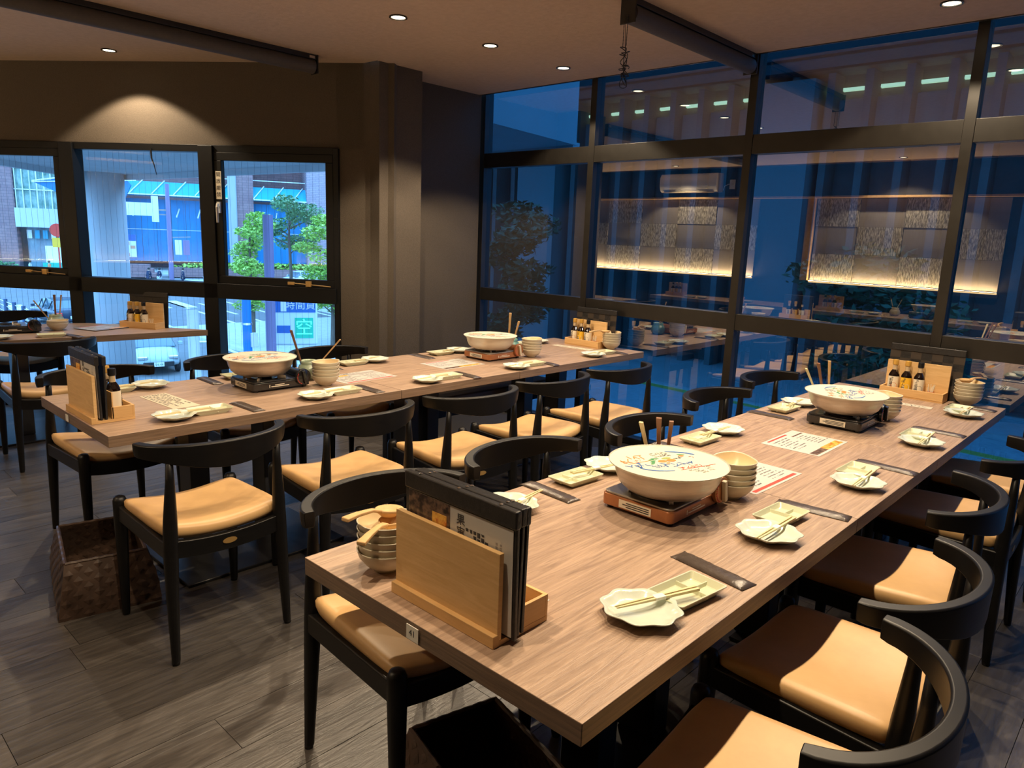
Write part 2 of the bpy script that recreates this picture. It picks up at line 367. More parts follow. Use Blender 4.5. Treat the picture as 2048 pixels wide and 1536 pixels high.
# ------------------------------------------------------------------ tall glass wall with blue film
GX, FX = 4.535, 4.487
wg = empty('window_2', place(0, 0, 0), kind='structure')
MY = [4.585, 3.42, 2.178, .965, -.26, -1.48]
for i, y in enumerate(MY): MB().box(FX, y, 0, GX+.05, y+.054, ZC+.14).build('mullion', M_frame, wg, bevel=.002)
MB().box(4.50, 4.612, 0, GX+.05, 4.66, ZC+.14).build('jamb_frame', M_frame, wg)
for i in range(len(MY)):
    y1 = MY[i]; y0 = MY[i+1]+.054 if i+1 < len(MY) else YR
    for z0, z1, nm in ((2.075, 2.193, 'upper_transom'), (.955, 1.062, 'lower_transom'), (0, .05, 'sill_frame')):
        MB().box(FX+.004, y0, z0, GX+.045, y1, z1).build(nm, M_frame, wg, bevel=.002)
    for z0, z1 in ((.05, .955), (1.062, 2.075), (2.193, ZC+.14)):
        MB().add([(GX, y0, z0), (GX, y1, z0), (GX, y1, z1), (GX, y0, z1)], [(0, 1, 2, 3)]).build('pane', M_film, wg)
struct('trim_3', MB().box(4.46, YR, ZC+.14, GX+.05, 4.66, ZC+.2), M_frame)

# ------------------------------------------------------------------ ceiling lamps
def downlight():
    root = empty('ceiling_downlight', place(0, 0, ZC))
    MB().lathe([(.050, 0), (.050, -.006), (.041, -.006), (.038, .02), (.038, .02)], 28, ends=False).build('trim_ring', M_stoveb, root, smooth=False)
    MB().lathe([(.0375, -.003), (.001, -.003)], 24).build('lens', mat('lamp_lens', (1, .9, .7), .4, emit=(1, .86, .58), es=5), root)
    l = bpy.data.lights.new('lamp', 'SPOT'); l.energy = LAMP_W; l.color = LAMP_RGB; l.spot_size = R(116); l.spot_blend = .22; l.shadow_soft_size = .02
    o = bpy.data.objects.new('lamp', l); COL.objects.link(o); o.parent = root; o.location = (0, 0, -.03)
    return root
DL = downlight(); freeze(DL)
ROWN = {1.05: 'front table', 3.41: 'middle table'}
ORD = ['first', 'second', 'third', 'fourth', 'fifth', 'sixth', 'seventh']
first = True
for yy in (1.05, 3.41):
    for k in range(6 if yy == 1.05 else 4):
        x = 4.075-k*.712
        lab = 'round ceiling downlight over the %s, %s from the glass wall' % (ROWN[yy], ORD[k])
        if first: DL.matrix_world = place(x, yy, ZC); o = DL; first = False
        else: o = copy_tree(DL, place(x, yy, ZC))
        tag(o, lab, 'ceiling light', 'round downlights in the ceiling')
for k, (x, yy) in enumerate(((1.94, 5.69), (-.90, 6.03), (-1.05, 2.9))):  # the second is added, positioned so that its cone brightens the air conditioner
    o = copy_tree(DL, place(x, yy, ZC)); tag(o, ['round downlight close to the street window wall, above the lit scallop', 'round downlight added to brighten the air conditioner', 'round downlight mirrored above the stone panels'][k], 'ceiling light', 'round downlights in the ceiling')

# ------------------------------------------------------------------ chairs
def chair_proto():
    r = empty('dining_chair', place(0, 0))
    # horn-shaped back rail: flat top, lower edge dips at the centre
    n = 28; rs = []
    for i in range(n+1):
        a = R(-86+172*i/n); c2 = cos(a)**2
        px, py = .255*sin(a), -.115-.175*cos(a); tx, ty = .255*cos(a), .175*sin(a); l = math.hypot(tx, ty); nx, ny = -ty/l, tx/l   # inner normal
        th = .036-.008*c2; hgt = .044+.044*c2**1.4; zt = .785-.004*(1-c2); lean = .018*c2
        ends = min(1, min(i, n-i)/.9+.80); o = th/2
        sec = [(-o, 0), (-o+.004, .0035), (o-.004, .0035), (o, 0), (o-lean*.3, -hgt*.5), (o-.003-lean*.2, -hgt), (-o+.005-lean*.2, -hgt), (-o+.001, -hgt*.5)]
        rs.append([(px+nx*q*ends, py+ny*q*ends, zt+zz*(1 if ends == 1 else .93)) for q, zz in sec])
    MB().rings(rs).build('back_rail', M_black, r, bevel=.003)
    for s in (-1, 1):
        MB().tube([(s*.212, -.245, 0), (s*.210, -.243, .015), (s*.205, -.232, .25), (s*.200, -.226, .42), (s*.197, -.228, .52), (s*.192, -.232, .66), (s*.190, -.231, .745)], [.0125, .0145, .021, .025, .023, .015, .0115], 12).build('leg', M_black, r, smooth=True)
        MB().tube([(s*.218, .228, 0), (s*.218, .226, .015), (s*.216, .222, .25), (s*.215, .220, .40), (s*.215, .219, .472), (s*.215, .219, .486), (s*.215, .219, .490)], [.013, .015, .021, .0245, .0245, .019, .010], 14).build('leg', M_black, r, smooth=True)
        MB().bar((s*.206, -.222, .415), (s*.213, .215, .425), .030, .062).build('side_rail', M_black, r, bevel=.006)
    for y, nm in ((-.226, 'rear_rail'), (.219, 'front_rail')):
        rs = []
        for i in range(13):
            t = -1+i/6; x = .205*t; d = -.020*(1-t*t); rs.append([(x, y-.013, .45+d), (x, y+.013, .45+d), (x, y+.013, .388+d), (x, y-.013, .388+d)])
        q = MB().rings(rs).build(nm, M_black, r, bevel=.003)
        if nm == 'rear_rail':
            MB().lathe([(.001, 0), (.026, 0), (.026, .002), (.001, .002)], 20, shape=lambda t: (1, .40)).xf(Matrix.Translation((0, -.2395, .402)) @ Matrix.Rotation(pi/2, 4, 'X')).build('badge', M_brass, q, label='small oval brass badge')
    # dished seat pad
    n = 14; top = []; bot = []
    def sq(u, v):   # rounded-square mapping
        return u*.221, v*.226+.002
    vs = []; fs = []
    for layer in range(2):
        for j in range(n+1):
            for i in range(n+1):
                u = -1+2*i/n; v = -1+2*j/n
                e = (abs(u)**7+abs(v)**7)
                k = 1-.055*max(0, (abs(u)*abs(v))**6); x, y = sq(u*k, v*k)
                if v > .9: y += -.012*(u*u)
                sad = .034*u*u-.010*v
                zt = .474+sad-.018*min(1.0, e*.75)
                zb = .417+sad*.7
                vs.append((x*(1 if layer else .96), y*(1 if layer else .96), zt if layer else zb))
    m = (n+1)**2; I = lambda L, j, i: L*m+j*(n+1)+i
    for j in range(n):
        for i in range(n): fs.append((I(1, j, i), I(1, j, i+1), I(1, j+1, i+1), I(1, j+1, i))); fs.append((I(0, j, i), I(0, j+1, i), I(0, j+1, i+1), I(0, j, i+1)))
    for i in range(n):
        fs += [(I(0, 0, i), I(0, 0, i+1), I(1, 0, i+1), I(1, 0, i)), (I(0, n, i), I(1, n, i), I(1, n, i+1), I(0, n, i+1)), (I(0, i, 0), I(1, i, 0), I(1, i+1, 0), I(0, i+1, 0)), (I(0, i, n), I(0, i+1, n), I(1, i+1, n), I(1, i, n))]
    MB().add(vs, fs).build('seat', M_seat, r, sub=1)
    return r
CH = chair_proto(); freeze(CH); used = False
def chair(x, y, rz, label, group):
    global used
    if not used: o = CH; CH.matrix_world = place(x, y, 0, rz); used = True
    else: o = copy_tree(CH, place(x, y, 0, rz))
    return tag(o, label, 'chair', group)
NTH = ['nearest', 'second', 'third', 'fourth', 'farthest']
for i, (x, y, a) in enumerate(((1.235, .455, 4), (1.795, .52, -3), (2.485, .60, 5), (3.24, .585, 0), (3.95, .57, 2))):
    chair(x, y, R(a), ['black chair with tan seat, nearest on the front table right edge', 'black chair second from the near end, right side of the front table', 'black chair third from the near end, right side of the front table', 'black chair fourth from the near end, right side of the front table', 'black chair beside the glass wall, right side of the front table'][i], 'chairs along the right side of the front table')
for i, (x, y, a) in enumerate(((1.19, 1.43, 176), (1.79, 1.43, 178), (2.47, 1.355, 178), (3.24, 1.455, 177), (3.96, 1.51, 175))):
    chair(x, y, R(a), 'black chair %s, left side of the front table' % ['behind the near menu rack', 'second from the near end', 'behind the copper stove', 'fourth from the near end', 'beside the glass wall'][i], 'chairs along the left side of the front table')
for i, (x, y, a) in enumerate(((1.105, 2.61, -1), (1.725, 2.60, -5), (2.34, 2.555, -7), (2.92, 2.56, -1), (3.52, 2.55, -4))):
    chair(x, y, R(a), 'black chair, near side of the middle table, %s' % ['beside the woven basket', 'second from the left', 'in the centre', 'second from the glass wall', 'closest to the glass wall'][i], 'chairs along the near side of the middle table')
for i, (x, y, a) in enumerate(((1.165, 3.70, 183), (1.84, 3.70, 178), (2.44, 3.66, 178))):
    chair(x, y, R(a), 'black chair, window side of the middle table, %s' % ['behind the left menu rack', 'behind the black gas stove', 'in front of the wall pillar'][i], 'chairs along the window side of the middle table')
chair(1.27, 5.215, R(-3), 'black chair at the window table, its back to the room', 'chairs at the window table')
chair(1.42, 6.52, R(184), 'black chair on the far side of the window table against the glass', 'chairs at the window table')
# low padded bench behind the middle table
b = empty('padded_bench', place(2.82, 3.40), 'low black bench with brown padded top under the window side of the middle table', 'bench')
MB().box(0, 0, .405, 1.30, .42, .475).build('seat', noisy('brown_bench_leather', (.10, .07, .05), (.13, .09, .065), (1, 1, 1), 12, rough=.45), b, bevel=.015)
MB().box(.01, .01, .34, 1.29, .41, .405).build('frame', M_black, b, bevel=.004)
for x in (.02, 1.23):
    for y in (.02, .35): MB().box(x, y, 0, x+.05, y+.05, .34).build('leg', M_black, b, bevel=.004)

# ------------------------------------------------------------------ tables
def table(x0, x1, y0, y1, name, label, group, poly=None, cols=None, basebox=None):
    cx, cy = (x0+x1)/2, (y0+y1)/2; t = empty('dining_table', place(cx, cy), label, 'table', group)
    if poly: MB().prism([(a-cx, b-cy) for a, b in poly], .675, .72).build('table_top', M_table, t, bevel=.002)
    else: MB().box(x0-cx+.0012, y0-cy, .675, x1-cx-.0012, y1-cy, .72).build('table_top', M_table, t, bevel=.002)
    tt = [o for o in bpy.data.objects if o.parent == t][0]; tt.data.materials.append(M_edge)
    for p in tt.data.polygons:
        if abs(p.normal.z) < .5: p.material_index = 1
    bx = basebox or (x0+.28, y0+.25, x1-.28, y1-.37)
    q = [(bx[0]-cx, bx[1]-cy), (bx[2]-cx, bx[1]-cy), (bx[2]-cx, bx[3]-cy), (bx[0]-cx, bx[3]-cy)]
    MB().prism(q, .0, .014).build('base_plate', M_steel, t, bevel=.004)
    for px in cols or ((bx[0]+(bx[2]-bx[0])*.28), (bx[0]+(bx[2]-bx[0])*.75)):
        MB().box(px-cx-.045, -.065, .014, px-cx+.045, .065, .66).build('column', M_steel, t, bevel=.006)
    MB().box(bx[0]-cx+.05, -.14, .655, bx[2]-cx-.05, .14, .675).build('top_bracket', M_steel, t)
    return t
T1 = [.865, 2.199, 3.111, 4.476]; T2 = [.875, 2.25, 3.139, 4.476]
ta = table(T1[0], T1[1], .617, 1.470, '', 'wood-topped table section nearest the camera, front table, numbered 41', 'front table sections', cols=(1.50, 1.78), basebox=(1.42, .86, 1.92, 1.10))
table(T1[1], T1[2], .617, 1.470, '', 'short middle section of the front wood-topped table', 'front table sections')
table(T1[2], T1[3], .617, 1.470, '', 'wood-topped front table section touching the glass wall', 'front table sections')
tb = table(T2[0], T2[1], 2.850, 3.705, '', 'left section of the middle table under the black gas stove', 'middle table sections', basebox=(1.15, 2.88, 1.92, 3.41))
table(T2[1], T2[2], 2.850, 3.705, '', 'short centre section of the middle wood-topped table', 'middle table sections')
table(T2[2], T2[3], 2.850, 3.705, '', 'right section of the middle table ending at the glass wall', 'middle table sections')
s = MB().box(-.670, -.010, .681, -.6682, .028, .713).build('number_tag', M_white, ta, label='white number tag reading 41')
text('number', '41', .020, M_ink, s, Matrix.Translation((-.6703, .009, .697)) @ Matrix(((0, 0, -1, 0), (-1, 0, 0, 0), (0, 1, 0, 0), (0, 0, 0, 1))))
MB().box(-.691, .03, .684, -.689, .062, .712).build('number_tag', M_white, tb, label='small white number tag')
u8 = Vector((.995, -.087)); p0 = Vector((2.44, 5.44))
tw = table(.55, 2.45, 5.45, 6.3, '', 'wood-topped table by the street window with a slanted end', 'window table', poly=[(.45, 5.66), (2.44, 5.47), (2.02, 6.08), (1.86, 6.28), (1.7, 6.36), (.45, 6.47)], basebox=(.55, 5.62, 1.60, 6.2), cols=(1.28, .75))
table(-1.2, -.45, 1.3, 3.7, '', 'wood-topped table by the feature wall, seen only mirrored in the glass', 'feature wall tables')
table(-1.3, -.55, 3.95, 6.1, '', 'farther table by the feature wall, seen only mirrored in the glass', 'feature wall tables')

# ------------------------------------------------------------------ tableware prototypes
TZ = .7202
PROTO = {}
def proto(key, fn): PROTO[key] = [fn(), False]; freeze(PROTO[key][0])
def put(key, x, y, z, rz, label, cat, group):
    p = PROTO[key]
    if not p[1]: o = p[0]; o.matrix_world = place(x, y, z, rz); p[1] = True
    else: o = copy_tree(p[0], place(x, y, z, rz))
    return tag(o, label, cat, group)
def mk_plate():
    sh = lambda t: (1+.050*cos(8*t)-.02*cos(2*t))
    prof = [(.030, .0), (.036, 0), (.037, .003), (.058, .008), (.076, .017), (.0855, .0225), (.087, .0245), (.085, .0255), (.076, .0205), (.066, .0125), (.055, .0095), (.030, .0075), (.001, .007)]
    return MB().lathe(prof, 72, shape=lambda t: (sh(t)*1.0, sh(t)*.90)).build('scalloped_plate', M_glaze, smooth=True)
proto('plate', mk_plate)
def rrect(a, b, r, n=5):
    out = []
    for cx, cy, s in ((a-r, b-r, 0), (-a+r, b-r, 90), (-a+r, -b+r, 180), (a-r, -b+r, 270)):
        for k in range(n): t = R(s+90*k/(n-1)); out.append((cx+r*cos(t), cy+r*sin(t)))
    return out
def mk_tray():
    r = empty('divided_dish', place(0, 0)); rs = []
    for a, b, z, q in ((.052, .032, 0, .006), (.060, .038, 0, .006), (.078, .045, .012, .006), (.0845, .0505, .0195, .007), (.0845, .0505, .0215, .007), (.081, .047, .0215, .006), (.070, .040, .0085, .006), (.066, .037, .007, .005)):
        rs.append([(x, y, z) for x, y in rrect(a, b, q)])
    MB().rings(rs).build('dish', M_tray, r, bevel=0, smooth=False)
    MB().prism([(-.004, .0), (.004, 0), (.0015, .010), (-.0015, .010)], -.044, .044, Matrix(((1, 0, 0, .018), (0, 0, -1, 0), (0, 1, 0, .006), (0, 0, 0, 1)))).build('divider', M_tray, r, bevel=.001)
    MB().prism([(-.004, .0), (.004, 0), (.0015, .010), (-.0015, .010)], -.027, .027, Matrix(((0, 0, 1, .048), (1, 0, 0, 0), (0, 1, 0, .006), (0, 0, 0, 1)))).build('divider', M_tray, r, bevel=.001)
    return r
proto('tray', mk_tray)
def mk_sticks():
    r = empty('chopsticks', place(0, 0))
    for s in (-1, 1):
        MB().rings([[(x, s*(.0036+.001*k)+dy*w, z+dz*w) for dy, dz in ((-1, -1), (1, -1), (1, 1), (-1, 1))] for k, (x, w, z) in enumerate(((-.115, .0014, .003), (-.04, .0024, .003), (.105, .0033, .003)))]).build('chopstick', M_stick, r)
    MB().box(-.016, -.0085, -.0008, .012, .0085, .0070).build('paper_band', M_band, r, bevel=.0015)
    return r
proto('sticks', mk_sticks)
def mk_wipe():
    n, m = 22, 6; vs = []; rn = random.Random(3)
    for L in (0, 1):
        for i in range(n+1):
            u = -1+2*i/n
            for j in range(m+1):
                v = -1+2*j/m; w = (1-abs(u)**10)*(1-v**4)
                crimp = .0012*sin(v*9)*(abs(u) > .88)+.0006*rn.uniform(-1, 1)
                wid = .0275*(1+.035*(abs(u) > .93))
                vs.append((u*.108, v*wid, .0012+(L*(.0085*w+.0006)+crimp if L else 0)))
    k = (n+1)*(m+1); I = lambda L, i, j: L*k+i*(m+1)+j; fs = []
    for i in range(n):
        for j in range(m): fs += [(I(0, i, j), I(0, i, j+1), I(0, i+1, j+1), I(0, i+1, j)), (I(1, i, j), I(1, i+1, j), I(1, i+1, j+1), I(1, i, j+1))]
        fs += [(I(0, i, 0), I(0, i+1, 0), I(1, i+1, 0), I(1, i, 0)), (I(0, i, m), I(1, i, m), I(1, i+1, m), I(0, i+1, m))]
    for j in range(m): fs += [(I(0, 0, j), I(1, 0, j), I(1, 0, j+1), I(0, 0, j+1)), (I(0, n, j), I(0, n, j+1), I(1, n, j+1), I(1, n, j))]
    return MB().add(vs, fs).build('wet_towel_packet', M_wipe, smooth=True)
proto('wipe', mk_wipe)
def mk_bowl(inside=True):
    r = empty('serving_bowl', place(0, 0))
    zf = lambda t, rr, z: (0 if z < .02 else .0045*max(0, cos(t))**2*(z/.055)-.005*(sin(t)**2)*max(0, cos(2*t+1.2))*(z/.055))
    sp = lambda t: 1+.09*max(0, cos(t))**14
    o = [(.026, 0), (.029, 0), (.030, .005), (.048, .017), (.063, .036), (.068, .052), (.069, .055), (.0672, .0555), (.0655, .053)]
    i = [(.0655, .053), (.060, .036), (.045, .019), (.025, .010), (.001, .009)]
    MB().lathe(o, 40, zf=zf, shape=lambda t: sp(t), ends=False).build('bowl_shell', M_bowl, r, smooth=True)
    MB().lathe(i, 40, zf=zf, shape=lambda t: sp(t), ends=False).build('bowl_inside', M_bowli, r, smooth=True)
    return r
proto('bowl', mk_bowl)
def mk_ladle():
    r = empty('wooden_ladle', place(0, 0))
    MB().lathe([(.001, -.012), (.018, -.010), (.030, .0), (.034, .008), (.032, .009), (.026, .001), (.015, -.006), (.001, -.008)], 24, shape=lambda t: (1.15, .85)).build('ladle_cup', M_wood, r, smooth=True)
    MB().rings([[(x, dy*w, z+dz*h) for dy, dz in ((-1, -1), (1, -1), (1, 1), (-1, 1))] for x, w, h, z in ((.030, .010, .004, .006), (.06, .007, .004, .012), (.105, .009, .0045, .010), (.145, .011, .005, .004))]).build('ladle_handle', M_wood, r, bevel=.003)
    return r
proto('ladle', mk_ladle)
TN = {1: 'front table', 2: 'middle table', 3: 'window table'}
def setting(tn, side, word, x, y, rz=0, tray=(.15, .015), wipe=(.312, .0), stick=(.075, 0, 12), lift=.0, parts='ptws', prot=-66, trot=-5, wrot=-93):
    c, s_ = cos(rz), sin(rz); P = lambda dx, dy: (x+c*dx-s_*dy, y+s_*dx+c*dy)
    w = '%s %s edge, %s' % (TN[tn], side, word); g = '%s edge of the %s' % (side, TN[tn])
    if 'p' in parts: put('plate', x, y, TZ, rz+R(prot), 'pale green scalloped oval plate, '+w, 'plate', 'scalloped plates, '+g)
    if 't' in parts: put('tray', *P(*tray), TZ, rz+R(trot), 'cream rectangular divided dish, '+w, 'dish', 'divided dishes, '+g)
    if 's' in parts: put('sticks', *P(stick[0], stick[1]), TZ+.0245+lift, rz+R(stick[2]), 'pale wooden chopsticks in paper band, '+w, 'chopsticks', 'chopsticks, '+g)
    if 'w' in parts: put('wipe', *P(*wipe), TZ, rz+R(wrot), 'dark brown wrapped wet towel, '+w, 'wet towel', 'wet towels, '+g)
N1 = ['%s from near end' % k for k in ('first', 'second', 'third', 'fourth', 'fifth')]
setting(1, 'right', N1[0], 1.232, .745, 0, (.153, -.022), (.318, .003), (.060, -.008, -20), prot=-64, trot=-7, wrot=-100)
setting(1, 'right', N1[1], 1.848, .738, 0, (.165, .035), (.312, .0), (.03, -.008, -1), trot=-3, wrot=-84)
setting(1, 'right', N1[2], 2.508, .720, 0, (.148, .048), (.312, .003), (.03, -.008, 2), trot=-1, wrot=-93)
setting(1, 'right', N1[3], 3.275, .720, 0, (.13, .048), (.315, .01), (.03, -.008, 2), trot=-1, wrot=-92)
setting(1, 'right', N1[4], 4.052, .728, 0, (.12, .045), (.275, .015), (.03, -.004, -1), trot=-2, wrot=-94)
setting(1, 'left', N1[0], 1.47, 1.355, pi, parts='ps', stick=(-.03, .02, 10))
setting(1, 'left', N1[1], 2.005, 1.385, pi, (.185, .0), (.333, .012), (.09, .01, -12), trot=-3, wrot=-94)
setting(1, 'left', N1[2], 2.795, 1.36, pi, (.205, .005), (.37, .0), (.09, .01, -3), trot=-2, wrot=-92)
setting(1, 'left', N1[3], 3.62, 1.367, pi, (.185, .0), (.34, .0), (.08, .01, 4), trot=-2, wrot=-90)
N2 = ['%s from left end' % k for k in ('first', 'second', 'third', 'fourth', 'fifth')]
for i, (x, y) in enumerate(((1.16, 2.952), (1.812, 2.943), (2.484, 2.925), (3.188, 2.925), (3.973, 2.935))):
    setting(2, 'near', N2[i], x, y, 0, (.16+.01*(i % 2), .03), (.325-.01*i, .025), (.04, .0, 1+i), trot=-1-i, wrot=-88-2*i)
for i, (x, y) in enumerate(((1.32, 3.62), (1.93, 3.61), (2.634, 3.60), (3.323, 3.59), (4.134, 3.586))):
    setting(2, 'far', N2[i], x, y, pi, (.165, .0), (.325, .0), (.07, .01, 12+i), parts='ptws' if i else 'pts', trot=-2, wrot=-91)
setting(3, 'near', 'beside the gas stove', 1.13, 5.66, R(-5), (.30, .0), (.42, -.02), (.12, .02, 4), parts='ptw', prot=0, wrot=-70)

# ------------------------------------------------------------------ gas stoves, pots, lids
def stove(x, y, body, topm, knobm, label, rz=0, sticker=True):
    r = empty('gas_stove', place(x, y, TZ, rz), label, 'gas stove', 'portable gas stoves on the tables')
    MB().prism([(a+.04, b+.02) for a, b in rrect(.155, .12, .018)], .010, .046).build('body', body, r, bevel=.004)
    MB().prism([(a+.04, b+.02) for a, b in rrect(.151, .116, .018)], .046, .053).build('top_plate', topm, r, bevel=.003)
    # rounded cartridge housing along the right end
    prof = [(.130, .050), (.133, .068), (.145, .081), (.163, .085), (.183, .079), (.195, .060), (.196, .046), (.130, .046)]
    MB().rings([[(a, yy, z) for a, z in prof] for yy in (-.100, .138)]).build('cartridge_housing', topm if body is not M_copper else body, r, bevel=.004)
    k = MB().lathe([(.001, 0), (.040, 0), (.042, .004), (.040, .014), (.036, .016), (.001, .016)], 28).xf(Matrix.Translation((.150, -.100, .056)) @ Matrix.Rotation(pi/2, 4, 'X')).build('ignition_dial', body, r, bevel=.001)
    MB().box(-.0075, -.034, .016, .0075, .034, .030).xf(Matrix.Translation((.150, -.100, .056)) @ Matrix.Rotation(pi/2, 4, 'X') @ Matrix.Rotation(R(12), 4, 'Z')).build('dial_grip', knobm, k, bevel=.003)
    a = MB()
    for i in range(9):
        t = R(150+i*12); a.box(-.0016, .0335, .0162, .0016, .037, .0172, Matrix.Translation((.150, -.100, .056)) @ Matrix.Rotation(pi/2, 4, 'X') @ Matrix.Rotation(t-pi/2, 4, 'Z'))
    a.build('heat_scale', M_red, k)
    MB().lathe([(.088, .053), (.090, .056), (.070, .058), (.050, .054), (.001, .054)], 36).build('drip_tray', M_chrome if body is not M_stoveb or topm is M_stoveb else topm, r, smooth=False)
    MB().lathe([(.033, .053), (.036, .060), (.034, .068), (.030, .070), (.018, .069), (.016, .062), (.001, .062)], 28).build('burner_head', M_steel, r, smooth=False)
    for ax, ay in ((-1, -1), (1, -1), (-1, 1), (1, 1)):
        MB().prism([(.062, .053), (.105, .053), (.103, .066), (.092, .0695), (.066, .0695)], -.006, .006, Matrix.Rotation(math.atan2(ay, ax), 4, 'Z') @ Matrix(((1, 0, 0, 0), (0, 0, -1, 0), (0, 1, 0, 0), (0, 0, 0, 1)))).build('pan_support', M_alu, r, bevel=.0015)
    for ax, ay in ((-.09, -.08), (.17, -.08), (-.09, .12), (.17, .12)): MB().lathe([(.011, 0), (.012, .012)], 12, c=(ax, ay, 0)).build('foot', M_stoveb, r)
    if sticker:
        st = MB().box(-.1162, -.035, .016, -.1152, .075, .040).build('rating_sticker', M_lwhite, r)
        b = MB()
        for q in range(3): b.box(-.1166, -.028, .020+q*.006, -.1162, .05+.012*(q % 2), .023+q*.006)
        b.build('sticker_print', M_ink, st, kind='stuff')
    b = MB().box(-.02, -.1012, .022, .075, -.1002, .026).box(-.03, -.1012, .020, -.026, -.1002, .034).box(.0, -.1012, .030, .05, -.1002, .033)
    b.build('front_lettering', M_lwhite, r, kind='stuff')
    return r
def pot(x, y, label, m=M_alu):
    r = empty('hot_pot', place(x, y, TZ+.0697), label, 'pot', 'aluminium hot pots')
    MB().lathe([(.001, 0), (.100, 0), (.122, .006), (.140, .022), (.151, .045), (.156, .068), (.166, .077), (.167, .0795), (.160, .0795), (.151, .070), (.146, .047), (.134, .024), (.116, .010), (.001, .006)], 56).build('bowl', m, r, smooth=True)
    MB().prism([(-.035, .158), (.035, .158), (.028, .176), (-.028, .176)], .0755, .0795).build('rim_tab', m, r, bevel=.001)
    return r
def squig(mb, cx, cy, n, h, rnd, z):
    for i in range(n):
        x = cx+i*h*.82; k = rnd.randint(2, 4)
        for _ in range(k):
            a = (x+rnd.uniform(-.35, .35)*h, cy+rnd.uniform(-.5, .5)*h); an = rnd.choice((0, 0, pi/2, .9, -.8))+rnd.uniform(-.2, .2); l = h*rnd.uniform(.25, .5); t = h*.055
            dx, dy = cos(an)*l, sin(an)*l; nx, ny = -sin(an)*t, cos(an)*t
            mb.add([(a[0]-dx-nx, a[1]-dy-ny, z), (a[0]+dx-nx, a[1]+dy-ny, z), (a[0]+dx+nx, a[1]+dy+ny, z), (a[0]-dx+nx, a[1]-dy+ny, z)], [(0, 1, 2, 3)])
def blob(mb, x, y, a, b, rz, z, n=18): mb.add([(x+a*cos(t)*cos(rz)-b*sin(t)*sin(rz), y+a*cos(t)*sin(rz)+b*sin(t)*cos(rz), z) for t in [2*pi*k/n for k in range(n)]], [tuple(range(n))])
def arc(mb, x, y, ra, rb, t0, t1, wd, z, n=14):
    v = []
    for k in range(n+1):
        t = R(t0+(t1-t0)*k/n); ww = wd*(.35+.65*sin(pi*min(1, k/n*.75+.25))); v += [(x+(ra-ww)*cos(t), y+(rb-ww)*sin(t), z), (x+(ra+ww)*cos(t), y+(rb+ww)*sin(t), z)]
    mb.add(v, [(2*k, 2*k+1, 2*k+3, 2*k+2) for k in range(n)])
def lid(x, y, rz, label):
    r = empty('pot_lid', place(x, y, TZ+.1495, rz), label, 'lid', 'printed ivory lids on the pots'); rn = random.Random(int(x*100))
    MB().lathe([(.001, -.0002), (.170, -.0002), (.1735, .002), (.1745, .0045), (.172, .005), (.171, .0032), (.001, .0036)], 64).build('disc', M_lidp, r, smooth=False)
    MB().lathe([(.1738, .0040), (.1752, .0056), (.1736, .0062), (.1722, .0050)], 64, ends=False).build('rim', M_lidr, r)
    z = .0042
    o = MB(); squig(o, -.118, .072, 4, .030, rn, z); squig(o, -.125, .044, 5, .015, rn, z); o.box(-.125, .030, z-.0002, -.045, .0325, z); o.build('orange_lettering', M_orange, r, kind='stuff')
    o = MB(); squig(o, -.135, .012, 3, .030, rn, z); squig(o, -.065, -.018, 3, .022, rn, z); squig(o, -.01, -.030, 4, .028, rn, z); arc(o, .0, .0, .118, .075, 188, 250, .0035, z); arc(o, .0, .005, .128, .088, 12, 62, .005, z); o.build('blue_lettering', M_blue, r, kind='stuff')
    o = MB()
    for a, b, c in ((-.040, .022, .3), (-.052, .008, .5), (-.018, .040, -.4), (-.035, .036, .2), (.085, .040, -.5)): blob(o, a, b, .013, .0045, c, z)
    o.build('green_leaves', M_green, r, kind='stuff')
    o = MB(); blob(o, -.012, .012, .015, .011, 0, z); blob(o, .018, .008, .016, .0115, 0, z+.0002); blob(o, -.008, -.008, .007, .0045, 0, z); blob(o, .078, .030, .009, .005, -.3, z); o.build('red_fruit', M_orange, r, kind='stuff')
    o = MB(); blob(o, .018, .030, .016, .008, -.1, z); o.build('green_fruit', M_olive, r)
    o = MB()
    for k in range(3): squig(o, .0, .080-k*.014, 6, .012, rn, z)
    squig(o, .045, .018, 2, .018, rn, z)
    for k in range(3): squig(o, .0+.012*k, -.088-k*.014, 6-k, .008, rn, z); squig(o, .062, -.080-k*.014, 5-k, .007, rn, z)
    o.build('black_lettering', M_ink, r, kind='stuff')
    o = MB(); squig(o, -.008, -.062, 7, .016, rn, z); o.box(-.02, -.075, z-.0002, .115, -.0730, z); squig(o, .10, .008, 1, .017, rn, z); o.build('red_lettering', M_red, r, kind='stuff')
    return r
stove(1.815, 1.055, M_copper, M_stovet, M_ivory, 'copper and grey portable gas stove under the pot on the front table')
stove(3.375, 1.055, M_stoveb, M_stoveb, M_stoveb, 'glossy black portable gas stove under the far pot on the front table')
stove(1.745, 3.300, M_stoveb, M_stoveb, M_stoveb, 'black portable gas stove with red dial scale on the middle table')
stove(3.325, 3.285, M_copper, M_stovet, M_ivory, 'copper and grey portable gas stove on the middle table')
stove(1.25, 5.99, M_stoveb, M_stoveb, M_stoveb, 'black portable gas stove without a pot on the window table', R(-5), False)
M_pot2 = noisy('pale_cast_pot', (.56, .50, .41), (.66, .59, .49), (1, 1, 4), 9, rough=.38, metal=.35)
pot(1.808, 1.040, 'wide aluminium hot pot on the copper stove of the front table')
pot(3.362, 1.065, 'wide aluminium hot pot on the black stove of the front table')
pot(1.738, 3.325, 'wide aluminium hot pot on the black stove of the middle table')
pot(3.318, 3.285, 'pale hot pot on the copper stove of the middle table', M_pot2)
lid(1.808, 1.040, R(-16), 'round ivory lid with painted fruit and lettering, on the nearest pot')
